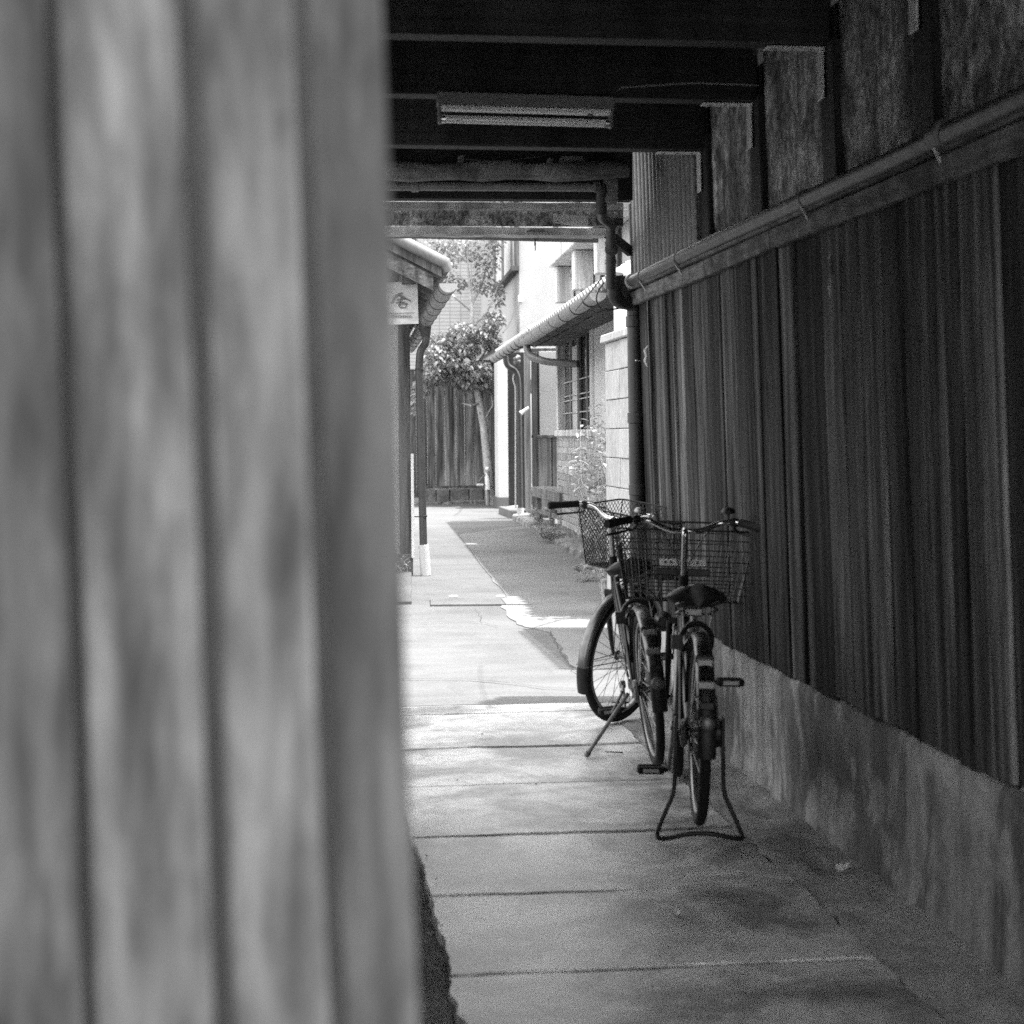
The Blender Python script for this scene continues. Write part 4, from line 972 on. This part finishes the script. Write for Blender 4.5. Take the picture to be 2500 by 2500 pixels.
ob('backing_rail', MB().box(xa-1.9, xb+.3, YE+.03, YE+.09, ztop-.5, ztop-.38), M_post, fe)
# dark gap post right of the fence
ob('gate_post', MB().box(onY(1200, 1100, YE).x, onY(1216, 1100, YE).x, YE-.06, YE+.08, 0, onY(1200, 872, YE).z), M_beam, fe, bevel=.006)

# leafy tree
def leaves(mb, c, r, n, size, droop=.5, hole=.0):
    for _ in range(n):
        while True:
            d = Vector((random.uniform(-1, 1), random.uniform(-1, 1), random.uniform(-1, 1)))
            if d.length < 1: break
        if random.random() < hole and d.length < .5: continue
        p = Vector((c[0]+d.x*r[0], c[1]+d.y*r[1], c[2]+d.z*r[2]))
        a = random.uniform(0, 2*math.pi); t = Vector((math.cos(a), math.sin(a), -droop + random.uniform(-.5, .5))).normalized()
        sd = t.cross(Vector((random.uniform(-.4, .4), random.uniform(-.4, .4), 1))).normalized(); up_ = sd.cross(t)
        L = size*random.uniform(.65, 1.25); W = L*random.uniform(.19, .27)
        vs = [p, p + t*L*.35 + sd*W + up_*L*.05, p + t*L*.35 + up_*-.0, p + t*L*.35 - sd*W + up_*L*.05, p + t*L*.72 + sd*W*.75 - up_*L*.02, p + t*L*.7 - up_*L*.06, p + t*L*.72 - sd*W*.75 - up_*L*.02, p + t*L - up_*L*.16]
        mb.add(vs, [(0, 2, 1), (0, 3, 2), (1, 2, 5, 4), (2, 3, 6, 5), (4, 5, 7), (5, 6, 7)])
YT = 34.6
def T(px, py, dy=0): return onY(px, py, YT+dy)
tr = empty('leafy_tree', (T(1200, 1235).x, YT, 0), 'leafy tree with pale leaning trunk in front of the plank fence', 'tree')
trunk = [Vector((T(1202, 1230).x, YT, -.05)), T(1196, 1190), T(1190, 1120), T(1180, 1040), T(1170, 980), T(1160, 925), T(1154, 860, -.1), T(1152, 790, -.1), T(1150, 740, 0)]
m_ = MB(); m_.tube(trunk, [.11, .088, .08, .075, .07, .065, .056, .045, .034], 12); rough(m_, .02, 5); tk = ob('trunk', m_, M_bark, tr, smooth=True)
br = [[(1150, 740), (1146, 690), (1142, 640), (1140, 590)], [(1150, 745), (1175, 700), (1190, 640), (1200, 590)], [(1152, 760), (1110, 725), (1085, 700), (1060, 690)], [(1152, 800), (1190, 760), (1215, 700)],
      [(1156, 880), (1110, 850), (1070, 820)], [(1165, 940), (1100, 900), (1050, 870), (1030, 850)], [(1158, 900), (1190, 850), (1225, 800)], [(1142, 640), (1110, 610), (1090, 585)], [(1172, 985), (1150, 990), (1128, 984)], [(1182, 1045), (1170, 1005)],
      [(1162, 935), (1200, 960), (1203, 990), (1185, 1020)]]
for B_ in br:
    pts = [T(px, py, random.uniform(-.3, .3) if i else 0) for i, (px, py) in enumerate(B_)]
    ob('branch', MB().tube(pts, [.03 - .022*i/(len(pts)-1) for i in range(len(pts))], 7), M_bark, tr, smooth=True)
cl = [(1085, 880, 45, 28, 220), (1050, 905, 38, 28, 160), (1130, 850, 45, 25, 220), (1175, 815, 40, 25, 190), (1110, 915, 50, 28, 260), (1165, 905, 38, 28, 190), (1205, 780, 26, 24, 100), (1080, 830, 38, 22, 130), (1060, 860, 36, 22, 120), (1140, 935, 30, 16, 90),
      (1030, 945, 22, 26, 80), (1015, 985, 12, 26, 40), (1200, 840, 22, 20, 70), (1130, 800, 36, 16, 90), (1175, 940, 22, 14, 50), (1060, 930, 30, 14, 70)]
up2 = [(1080, 640, 36, 34, 70), (1140, 610, 44, 28, 90), (1190, 640, 30, 36, 80), (1180, 690, 28, 26, 55), (1110, 690, 30, 22, 45), (1060, 680, 26, 22, 40), (1215, 720, 16, 36, 50), (1020, 640, 28, 24, 45), (1100, 590, 44, 20, 70), (1205, 590, 24, 24, 50), (1055, 600, 30, 18, 45)]
lm = MB()
for (px, py, rx, rz, n) in cl:
    c = T(px, py, random.uniform(-.4, .3)); leaves(lm, c, (rx*.0079, .55, rz*.0079), int(n*2.3), .115, .55)
ob('crown', lm, M_leaf, tr)
lm = MB()
for (px, py, rx, rz, n) in up2:
    c = T(px, py, random.uniform(-.3, .6)); leaves(lm, c, (rx*.0085, .5, rz*.0085), int(n*2.6), .115, .35)
ob('crown', lm, M_leaf, tr)
# second tree over the left roof
def T2(px, py): return onY(px, py, 31.0)
t2 = empty('slender_tree', (T2(930, 1200).x, 31.0, 0), 'slender tree whose leaves show above the left porch roof', 'tree')
ob('trunk', MB().tube([Vector((T2(930, 1200).x, 31, -.05)), T2(935, 900), T2(945, 700), T2(960, 560)], [.09, .07, .05, .02], 10), M_bark, t2, smooth=True)
lm = MB()
for (px, py, rx, rz, n) in [(965, 600, 40, 26, 90), (925, 640, 40, 40, 110), (990, 625, 26, 22, 40), (1010, 600, 22, 16, 25), (940, 570, 50, 26, 90)]:
    leaves(lm, T2(px, py), (rx*.007, .5, rz*.007), n, .15, .2)
ob('crown', lm, M_leaf, t2)
# water tap with rag by the trunk
tp = empty('garden_tap', T(1180, 1200, -.25), 'garden tap standpipe with a pale rag hung beside the tree trunk', 'tap')
p = T(1192, 1150, -.25)
ob('standpipe', MB().tube([(p.x, p.y, 0), p], .03, 10), M_pipe_gr, tp, smooth=True)
ob('tap_body', MB().tube(fillet([T(1194, 1152, -.25), T(1176, 1166, -.25), T(1170, 1176, -.25)], .04, 4), [.02]*7, 10), M_stain, tp, smooth=True)
ob('tap_handle', MB().lathe(T(1190, 1144, -.25), (0, 0, 1), [(.03, -.03), (.045, 0), (.03, .03)], 12), M_white, tp, smooth=True)
m_ = MB(); m_.tube([T(1188, 1155, -.25), T(1190, 1170, -.28), T(1191, 1196, -.28)], [.02, .045, .055], 10); rough(m_, .02, 14); ob('rag', m_, M_cloth, tp, smooth=True)
ob('soap_dish', MB().box(T(1164, 1180, -.25).x, T(1180, 1180, -.25).x, YT-.32, YT-.2, T(1170, 1185).z, T(1170, 1180).z), M_cloth, tp, bevel=.006)

# tiled building far behind
tb = empty('white_tiled_building', (onY(1050, 1200, 50).x, 50, 0), 'pale building faced with small white tiles behind the tree', 'building')
ob('wall', MB().box(-8, onY(1200, 700, 50).x, 50, 56, 0, 11.5), M_tilew, tb)
for (x0_, x1_) in ((990, 1000), (1005, 1016)):
    a, b = onY(x0_, 500, 49.97), onY(x1_, 606, 49.97); ob('window', MB().box(a.x, b.x, 49.93, 49.99, b.z, a.z), M_pipe_dk if x0_ < 1000 else M_glass, tb, bevel=.01)
a, b = onY(1000, 500, 49.97), onY(1005, 606, 49.97); ob('window_frame', MB().box(a.x, b.x, 49.9, 49.99, b.z, a.z), M_white, tb)
ob('pipe', MB().tube([onY(1205, 480, 49.8), onY(1203, 900, 49.8)], .12, 8), M_post, tb)

# ================================================================== WHITE HOUSE beyond (right)
wh_ = empty('white_plaster_house', (4.6, 34, 0), 'white plastered upper storey with a wooden shutter box beyond the right roof', 'house')
cw = onY(1268, 700, 34.0); ow = cw.x - K*34
m_ = MB(); m_.hexa([hp(ow, 34, 2.4), (cw.x+4.5, 34, 2.4), (cw.x+4.5, 46, 2.4), hp(ow, 46, 2.4), hp(ow, 34, 8.5), (cw.x+4.5, 34, 8.5), (cw.x+4.5, 46, 8.5), hp(ow, 46, 8.5)]); ob('wall', m_, M_plast, wh_)
a, b = onO(1207, 600, ow-.1), onO(1255, 600, ow-.1); zz0, zz1 = onO(1230, 684, ow-.1).z, 8.0
s0, s1 = b.y, a.y; nbx = 7
sh = ob('shutter_box', MB().hexa([hp(ow-.09, s0, zz0), hp(ow-.005, s0, zz0), hp(ow-.005, s1, zz0), hp(ow-.09, s1, zz0), hp(ow-.09, s0, zz1), hp(ow-.005, s0, zz1), hp(ow-.005, s1, zz1), hp(ow-.09, s1, zz1)]), M_fence_dk, wh_)
for i in range(nbx):
    u0, u1 = s0 + (s1-s0)*i/nbx + .01, s0 + (s1-s0)*(i+1)/nbx - .01
    ob('shutter_board', MB().hexa([hp(ow-.12, u0, zz0+.03), hp(ow-.091, u0, zz0+.03), hp(ow-.091, u1, zz0+.03), hp(ow-.12, u1, zz0+.03), hp(ow-.12, u0, zz1), hp(ow-.091, u0, zz1), hp(ow-.091, u1, zz1), hp(ow-.12, u1, zz1)]), M_framew if i % 3 else M_fence, sh, bevel=.006)
ob('shutter_rail', MB().hexa([hp(ow-.14, s0-.03, zz0-.05), hp(ow-.005, s0-.03, zz0-.05), hp(ow-.005, s1, zz0-.05), hp(ow-.14, s1, zz0-.05), hp(ow-.14, s0-.03, zz0+.03), hp(ow-.005, s0-.03, zz0+.03), hp(ow-.005, s1, zz0+.03), hp(ow-.14, s1, zz0+.03)]), M_post, sh)
ob('cable_box', MB().box(cw.x-.03, cw.x+.05, 33.9, 33.995, onY(1260, 738, 34).z, onY(1260, 722, 34).z), M_white, wh_, bevel=.01)
ob('drop_cable', MB().tube(arc(onY(1262, 738, 33.9), onY(1250, 790, 32), onY(1228, 812, 30), 8), .012, 6), M_pipe_dk, wh_)

# ================================================================== FAR RIGHT HOUSE: entrance wall, pilaster, small roof
fh = empty('entrance_house', (3.8, 29, 0), 'low house with wood panelled entrance end, pale pilaster and small tiled roof', 'house')
YW = 29.0
def fbox(name, x0, x1, y0, y1, Y, th, mat, par=fh, bev=.004, zmin=None):
    a, b = onY(x0, y0, Y), onY(x1, y1, Y); z0 = b.z if zmin is None else zmin
    return ob(name, MB().box(a.x, b.x, Y, Y+th, z0, a.z), mat, par, bevel=bev)
fbox('end_wall', 1298, 1420, 850, 1180, YW+.05, .1, M_post, zmin=0)
fbox('white_panel', 1316, 1420, 858, 1062, YW+.02, .04, M_plast)
for (x0_, x1_) in ((1300, 1312), (1313, 1347), (1348, 1362), (1363, 1400)): fbox('wood_panel', x0_+.4, x1_-.4, 1068, 1180, YW+.01, .03, M_panelw, zmin=.12)
fbox('panel_rail', 1298, 1420, 1062, 1068, YW-.01, .05, M_post)
fbox('post', 1281, 1298, 860, 1268, YW-.12, .13, M_panelw, zmin=0)
fbox('post', 1299, 1314, 860, 1268, YW-.03, .06, M_post, zmin=0)
fbox('dark_recess_wall', 1240, 1284, 860, 1245, 31.5, .1, M_beam, zmin=0)
fbox('pale_pilaster', 1214.5, 1248, 870, 1214, 33.0, .6, M_plast_gr)
fbox('pilaster_plinth', 1215, 1262, 1214, 1246, 32.9, .8, M_yard, zmin=-.05)
ob('side_wall', MB().hexa([(onY(1216, 1000, 33.6).x, 33.6, 0), (onY(1240, 1000, 33.6).x, 33.6, 0), (onY(1240, 1000, 33.6).x+.4, 44, 0), (onY(1216, 1000, 33.6).x+.4, 44, 0), (onY(1216, 1000, 33.6).x, 33.6, 2.6), (onY(1240, 1000, 33.6).x, 33.6, 2.6), (onY(1240, 1000, 33.6).x+.4, 44, 2.6), (onY(1216, 1000, 33.6).x+.4, 44, 2.6)]), M_post, fh)
# door step
fbox('door_step', 1250, 1300, 1248, 1275, 28.9, 2.0, M_yard, zmin=-.05)
def eave(parent, o0, s0, s1, ze, run, rise, spacing, mat, nm='roof', rad=.05, fascia=M_post):
    m_ = MB(); m_.hexa([hp(o0, s0, ze), hp(o0+run, s0, ze+rise), hp(o0+run, s1, ze+rise), hp(o0, s1, ze), hp(o0, s0, ze+.05), hp(o0+run, s0, ze+rise+.05), hp(o0+run, s1, ze+rise+.05), hp(o0, s1, ze+.05)])
    r_ = ob(nm, m_, fascia, parent); s = s0 + spacing/2
    while s < s1:
        ob('tile_row', MB().tube([hp(o0-.05, s, ze+.05), hp(o0+run, s, ze+rise+.05)], rad, 10), mat, r_, smooth=True)
        ob('tile_trough', MB().hexa([hp(o0-.04, s+.03, ze+.045), hp(o0+run, s+.03, ze+rise+.045), hp(o0+run, s+spacing-.03, ze+rise+.045), hp(o0-.04, s+spacing-.03, ze+.045), hp(o0-.04, s+.03, ze+.07), hp(o0+run, s+.03, ze+rise+.07), hp(o0+run, s+spacing-.03, ze+rise+.07), hp(o0-.04, s+spacing-.03, ze+.07)]), mat, r_); s += spacing
    return r_
e1 = onO(1228, 862, 2.0); e2 = onO(1296, 822, 2.0)
r1 = eave(fh, 2.0, e2.y, e1.y+1.0, (e1.z+e2.z)/2, 1.4, .45, .22, M_roof_lt)
ob('verge_pipe', MB().tube([hp(2.0+.02, e1.y+1.0, e1.z-.05), hp(2.05, e1.y+.98, e1.z+.16), hp(2.35, e1.y+.9, e1.z+.28), hp(2.4, e2.y-.02, e2.z+.27), hp(2.2, e2.y-.06, e2.z+.16), hp(1.98, e2.y-.06, e2.z-.02)], .045, 10), M_pipe_gr, r1, smooth=True)
g1 = ob('gutter', MB().half(hp(1.92, e2.y-.05, e2.z-.02), hp(1.92, e1.y+.8, e1.z-.04), .07), M_gutter, fh, smooth=True)
for i in range(9):
    s = e2.y + i*(e1.y+.8-e2.y)/8; ob('gutter_strap', MB().half(hp(1.92, s, e2.z-.03), hp(1.92, s+.02, e2.z-.03), .074), M_pipe_bk, g1, smooth=True)
Yd = 28.6
ob('downpipe', MB().tube(fillet([onY(1234, 868, Yd), onY(1236, 892, Yd), onY(1262, 908, Yd), onY(1266, 935, Yd), onY(1271, 1245, Yd)], .09, 5), .045, 14), M_pipe_dk, fh, smooth=True)
ob('pipe_foot', MB().tube(fillet([onY(1270, 1240, Yd), onY(1271, 1266, Yd), onY(1292, 1266, Yd)], .07, 5), .055, 14), M_pipe_lt, fh, smooth=True)
ob('thin_conduit', MB().tube(fillet([onY(1256, 912, Yd), onY(1252, 925, Yd), onY(1259, 945, Yd), onY(1259, 1240, Yd)], .06, 4), .014, 8), M_pipe_lt, fh, smooth=True)
ob('lever_handle', MB().tube([onY(1271, 1009, Yd-.1), onY(1278, 1004, Yd-.1), onY(1291, 995, Yd-.1)], [.04, .028, .022], 10), M_white, fh, smooth=True)
hz_ = [onY(1262 + 5*math.sin(t*1.1), 870 + t*1.6, Yd-.1 + .05*math.cos(t*1.1)) for t in range(14)]; ob('flexible_hose', MB().tube(hz_, .03, 8), M_pipe_gr, fh, smooth=True)
m_ = MB(); q = [onY(1171, 878, 34.4), onY(1216, 880, 34.4), onY(1216, 852, 34.4), onY(1196, 862, 34.4)]; m_.prism([q[0], q[1], q[2], q[3]], (0, 1.2, 0)); ob('white_canopy', m_, M_plast, fh)
ob('canopy_trim', MB().beam(onY(1172, 877, 34.38), onY(1217, 848, 34.38), .05, .05), M_post, fh)

# bench in the recess
be = empty('wooden_bench', (3.7, 26, 0), 'slatted wooden bench against the wood panelled entrance end', 'bench')
bz = .60; bx0 = onZ(1301, 1188, bz).x; bx1 = bx0 + .55; by0, by1 = onZ(1364, 1200, bz).y - .4, onZ(1301, 1188, bz).y
for i in range(5):
    xa_ = bx0 + .02 + i*(bx1-bx0-.02)/5; ob('seat_slat', MB().box(xa_, xa_+.096, by0, by1, bz-.03, bz), M_bench, be, bevel=.004)
for (u0, u1) in ((0, .42), (.43, 1)): ob('apron', MB().box(bx0-.012, bx0+.015, by0+(by1-by0)*u0, by0+(by1-by0)*u1, bz-.14, bz-.002), M_bench, be, bevel=.004)
ob('apron', MB().box(bx0+.02, bx1, by0-.015, by0+.012, bz-.13, bz-.035), M_bench, be, bevel=.004)
for (x_, y_) in ((bx0+.03, by0+.15), (bx1-.08, by0+.15), (bx0+.03, by0+1.25), (bx0+.03, by1-.15), (bx1-.08, by1-.15)):
    ob('leg', MB().box(x_, x_+.07, y_-.05, y_+.05, 0, bz-.03), M_bench, be, bevel=.004)
ob('stretcher', MB().box(bx0+.05, bx0+.08, by0+.2, by1-.2, .22, .28), M_bench, be, bevel=.004)

# ================================================================== NEAR RIGHT HOUSE with siding, window and tiled eave
nh = empty('siding_house', (3.4, 20, 0), 'house with horizontal wood siding, barred window and tiled eave on the right', 'house')
O = 2.47; S0, S1 = 13.5, onO(1363, 1150, O).y
zs = 1.36
def hbox(o0, o1, s0, s1, z0, z1): return MB().hexa([hp(o0, s0, z0), hp(o1, s0, z0), hp(o1, s1, z0), hp(o0, s1, z0), hp(o0, s0, z1), hp(o1, s0, z1), hp(o1, s1, z1), hp(o0, s1, z1)])
ob('foundation', hbox(O-.02, O+.2, S0, S1, -.05, .16), M_mortar, nh)
ob('siding_backing', hbox(O+.012, O+.05, S0, S1, .16, zs), M_white, nh)
nb_ = 14; hgt = (zs-.16)/nb_
for i in range(nb_):
    ob('siding_board', hbox(O-.006, O+.012, S0, S1-.012, .16+i*hgt+.006, .16+(i+1)*hgt-.006), M_siding, nh, bevel=.003)
ob('corner_trim', hbox(O-.014, O+.06, S1-.012, S1+.03, .1, zs), M_framew, nh)
ob('end_wall', hbox(O+.03, O+4, S1+.03, S1+.1, .0, 2.72), M_plast_gr, nh)
W0, W1 = onO(1446, 900, O).y, S1 - .03; zt_ = 2.66
ob('plaster_wall', hbox(O+.0, O+.08, S0, W0-.02, zs, 2.72), M_plast_sand, nh)
ob('lintel', hbox(O+.0, O+.08, W0-.02, S1, zt_+.06, 2.74), M_plast_sand, nh)
wi = ob('window', hbox(O+.09, O+.10, W0, W1, zs+.03, zt_), M_glass, nh)
fr_ = [hbox(O-.02, O+.09, W0-.18, W0+.10, zs, zt_+.06), hbox(O-.02, O+.09, W1-.14, W1+.03, zs, zt_+.06), hbox(O-.02, O+.09, W0+.10, W1-.14, zt_-.05, zt_+.06), hbox(O-.05, O+.09, W0-.2, W1+.03, zs-.03, zs+.05)]
for q in fr_: ob('frame', q, M_framew, wi, bevel=.005)
for t in (.23, .47, .5, .74): ob('mullion', hbox(O+.05, O+.085, W0+.1+(W1-.14-W0-.1)*t, W0+.1+(W1-.14-W0-.1)*t+.09, zs+.05, zt_-.05), M_panelw, wi, bevel=.004)
ob('inner_screen', hbox(O+.072, O+.084, W0+.1+(W1-W0-.24)*.52, W0+.1+(W1-W0-.24)*.73, zs+.05, zt_-.2), M_plast_gr, wi)
for z in (1.62, 1.78, 1.84, 2.02): ob('cross_bar', hbox(O+.055, O+.065, W0+.1, W1-.14, z, z+.012), M_framew, wi)
ez2 = 2.55
r2 = eave(nh, 1.97, 13.2, onO(1297, 800, 1.97).y-.2, ez2, 1.1, .42, .23, M_roof_lt)
ob('ridge_cap', MB().tube([hp(3.0, 15.0, 3.02), hp(3.0, 24.5, 3.02)], .06, 12), M_roof_lt, r2, smooth=True)
ob('soffit', hbox(1.99, 2.5, 13.3, 23.6, ez2-.03, ez2-.005), M_post, r2)
sE = onO(1297, 800, 1.97).y - .2
ob('barge_roll', MB().tube([hp(1.93, sE+.05, ez2+.06), hp(3.0, sE+.05, ez2+.52)], .07, 12), M_roof_lt, r2, smooth=True)
g2 = ob('gutter', MB().half(hp(1.90, 14.9, ez2-.01), hp(1.90, sE+.3, ez2-.03), .075), M_gutter, nh, smooth=True)
for i in range(16):
    s = 15.4 + i*1.0
    if s < sE+.3: ob('gutter_strap', MB().half(hp(1.90, s, ez2-.02), hp(1.90, s+.02, ez2-.02), .079).tube([hp(1.9, s, ez2-.12), hp(1.95, s, ez2-.15), hp(2.05, s+.1, ez2-.1)], .006, 5), M_pipe_bk, g2, smooth=True)
ob('branch_pipe', MB().tube(fillet([hp(1.9, sE+.1, ez2-.1), hp(1.92, sE, ez2-.24), hp(2.1, sE-.3, ez2-.32), hp(2.46, sE-.6, ez2-.36)], .1, 5), .045, 12), M_pipe_gr, nh, smooth=True)
# upper storey
ob('upper_wall', hbox(2.98, 7, 13.0, 26.9, 3.0, 6.0), M_plast, nh)
a = onO(1356, 650, 2.72); b = onO(1440, 610, 2.72)
ob('eave_box', hbox(2.62, 2.96, 16, a.y, a.z-.02, a.z+.42), M_framew, nh, bevel=.01)
ob('eave_box_rail', hbox(2.58, 2.96, 16, a.y+.05, a.z+.46, a.z+.62), M_framew, nh, bevel=.01)
for s in (a.y-.3, a.y-2.6, a.y-5): ob('bracket_post', hbox(2.70, 2.96, s, s+.28, a.z-.55, a.z-.03), M_framew, nh, bevel=.008)
for s in (a.y-.25, a.y-2.5): ob('upper_post', hbox(2.86, 2.975, s, s+.2, 3.05, a.z-.56), M_fence_dk, nh)
for (s, w_) in ((a.y-1.5, .16), (a.y-3.6, .12), (a.y-5.2, .12)): ob('wall_post', hbox(2.93, 2.979, s, s+w_, 3.05, a.z-.03), M_post, nh)
p = hp(2.80, a.y-2.0, a.z-.2); ob('wall_lamp', MB().lathe(p, (0, 0, -1), [(.03, -.1), (.05, 0), (.09, .06), (.08, .14), (.03, .2)], 12), M_pipe_dk, nh, smooth=True)

# block wall beside the exit with a lattice on top
bw_ = empty('tile_block_wall', (1.98, 11, 0), 'pale wall of bamboo patterned tiles with a coping beside the passage exit', 'wall')
XB = 2.10; yA, yB = 10.2, onO(1479, 1000, XB, 0).y
ztp = onO(1479, 838, XB, 0).z; rows = 10; rh = ztp/rows
ob('core', MB().box(XB+.025, XB+.12, yA, yB-.005, 0, ztp-.004), M_plast_gr, bw_)
for r_ in range(rows):
    n_ = 4
    for i in range(n_):
        y0_, y1_ = yA + (yB-yA)*i/n_, yA + (yB-yA)*(i+1)/n_
        ob('tile', rough(MB().box(XB + random.uniform(-.004, .004), XB+.024, y0_+.0015, y1_-.0015, r_*rh+.003, (r_+1)*rh-.003), .002, 9), M_block, bw_, bevel=.004)
    ob('end_tile', MB().box(XB+.001, XB+.119, yB-.004, yB+.018, r_*rh+.003, (r_+1)*rh-.003), M_block, bw_, bevel=.004)
for i in range(5):
    y0_, y1_ = yA + (yB+.03-yA)*i/5, yA + (yB+.03-yA)*(i+1)/5
    m_ = MB(); m_.hexa([(XB-.035, y0_+.003, ztp), (XB+.16, y0_+.003, ztp), (XB+.16, y1_-.003, ztp), (XB-.035, y1_-.003, ztp), (XB-.028, y0_+.003, ztp+.055), (XB+.16, y0_+.003, ztp+.075), (XB+.16, y1_-.003, ztp+.075), (XB-.028, y1_-.003, ztp+.055)]); ob('coping', m_, M_block, bw_, bevel=.006)
lt = empty('picket_lattice', (2.16, 10.7, ztp), 'small white picket lattice standing on the tiled wall coping', 'lattice')
for i in range(24):
    y_ = 10.25 + i*.085; ob('picket', MB().box(2.13, 2.142, y_, y_+.03, ztp+.07, ztp+.50), M_lattice, lt)
for z_ in (ztp+.14, ztp+.42): ob('rail', MB().box(2.143, 2.16, 10.2, 12.3, z_, z_+.03), M_lattice, lt)

# leafy shrub past the wall end
def shrub(name, label, cat, base, stems, n, size, mat, grp=None, hgt=1.0, spread=.3):
    o = empty(name, base, label, cat, grp); b0 = Vector(base); lm = MB(); sm = MB()
    for i in range(stems):
        a = random.uniform(0, 6.28); d = Vector((math.cos(a)*spread, math.sin(a)*spread, hgt*random.uniform(.6, 1.0)))
        pts = [b0 + Vector((math.cos(a)*.04, math.sin(a)*.04, 0)), b0 + d*.35 + Vector((random.uniform(-.06, .06), random.uniform(-.06, .06), 0)), b0 + d*.7 + Vector((random.uniform(-.1, .1), random.uniform(-.1, .1), 0)), b0 + d]
        sm.tube(pts, [size*.09, size*.07, size*.05, size*.02], 5)
        for k in range(n):
            t = random.uniform(.22, 1.02); p = pts[1].lerp(pts[2], min(1, max(0, (t-.35)/.35))) if t < .7 else pts[2].lerp(pts[3], (t-.7)/.3)
            if t < .35: p = pts[0].lerp(pts[1], t/.35)
            leaves(lm, p, (size*1.1, size*1.1, size*.8), 1, size, .15)
    ob('stems', sm, M_bark, o); ob('foliage', lm, mat, o); return o
p = onY(1488, 1300, 13.3); shrub('leafy_shrub', 'tall sunlit shrub with pale pointed leaves growing past the tiled wall end', 'shrub', (p.x, 13.3, 0), 13, 64, .068, M_leaf2, None, 1.75, .26)
p = onY(1496, 1300, 14.3); shrub('leafy_shrub', 'shrub with long pale leaves rising behind the tall sunlit one', 'shrub', (p.x, 14.3, 0), 10, 50, .075, M_leaf2, None, 1.85, .26)
wd_ = [((1318, 1300), .38, 'upright weed with small leaves in front of the bench legs'), ((1334, 1322), .26, 'bushy low weed rooted at the kerb below the bench'), ((1306, 1276), .22, 'small weed at the kerb by the house downpipe foot'), ((1352, 1326), .2, 'low weed tuft between kerb stones beside the siding')]
for (px, py), h_, lb in wd_:
    p = onZ(px, py); shrub('weed_plant', lb, 'weed', (p.x, p.y, .03), 6, 16, .06, M_leaf2, 'weeds along the kerb', h_, .12)
p = onZ(985, 1405); shrub('weed_plant', 'tiny weed sprouting at the mossy base of the left corner post', 'weed', (p.x, 17.4, .02), 5, 8, .05, M_leaf2, None, .22, .1)
p = onZ(1405, 1420); shrub('fallen_leaf_plant', 'low broad leaved plant peeking out below the mesh basket', 'plant', (p.x+.1, p.y, 0), 4, 6, .10, M_leaf2, None, .2, .08)

# small litter on the passage floor
for (px, py, r_, lb) in ((1655, 2230, .012, 'single pale pebble on the open floor left of the bicycle shadow'), (2052, 2122, .016, 'larger of two pebbles lying beside the stained plinth'), (2070, 2114, .010, 'smaller of two pebbles lying beside the stained plinth'), (2092, 2236, .012, 'dark pebble on the mortar strip in front of the plinth')):
    p = onZ(px, py); m_ = MB(); m_.lathe((p.x, p.y, -.004), (0, 0, 1), [(r_*.7, 0), (r_*1.1, r_*.5), (r_*.9, r_*1.1), (r_*.3, r_*1.4)], 9); rough(m_, r_*.3, 40); ob('pebble', m_, M_mortar if px > 2080 else M_cloth, None, lb, 'pebble', 'pebbles on the passage floor', smooth=True)
p = onZ(1492, 1840); ob('dry_twig', MB().tube(arc(p + Vector((-.02, .03, .004)), p + Vector((-.01, -.03, .012)), p + Vector((.05, 0, .004)), 6), .003, 5), M_wire, None, 'small curved dry twig on the floor beside the kickstand', 'twig')

gr = MB()
for i in range(520):
    y = random.uniform(4.0, 9.0); k = random.random()
    x = random.gauss(1.66, .05) if k < .62 else random.gauss(.30, .04) if k < .97 else random.uniform(.45, 1.6)
    if x > 1.70: continue
    r_ = random.uniform(.0012, .0045) * (1.5 if k < .1 else 1); z = .004 if x < 1.5 else .012
    a = random.random()*6; q = [Vector((math.cos(a+t*2.09)*r_, math.sin(a+t*2.09)*r_, 0)) for t in range(3)]; c = Vector((x, y, z))
    gr.add([c+q[0], c+q[1], c+q[2], c+Vector((0, 0, r_*1.3)), c-Vector((0, 0, r_))], [(0, 1, 3), (1, 2, 3), (2, 0, 3), (1, 0, 4), (2, 1, 4), (0, 2, 4)])
ob('grit', gr, M_mortar, None, 'loose grit and crumbs of mortar scattered along the passage edges', 'grit', None, 'stuff')
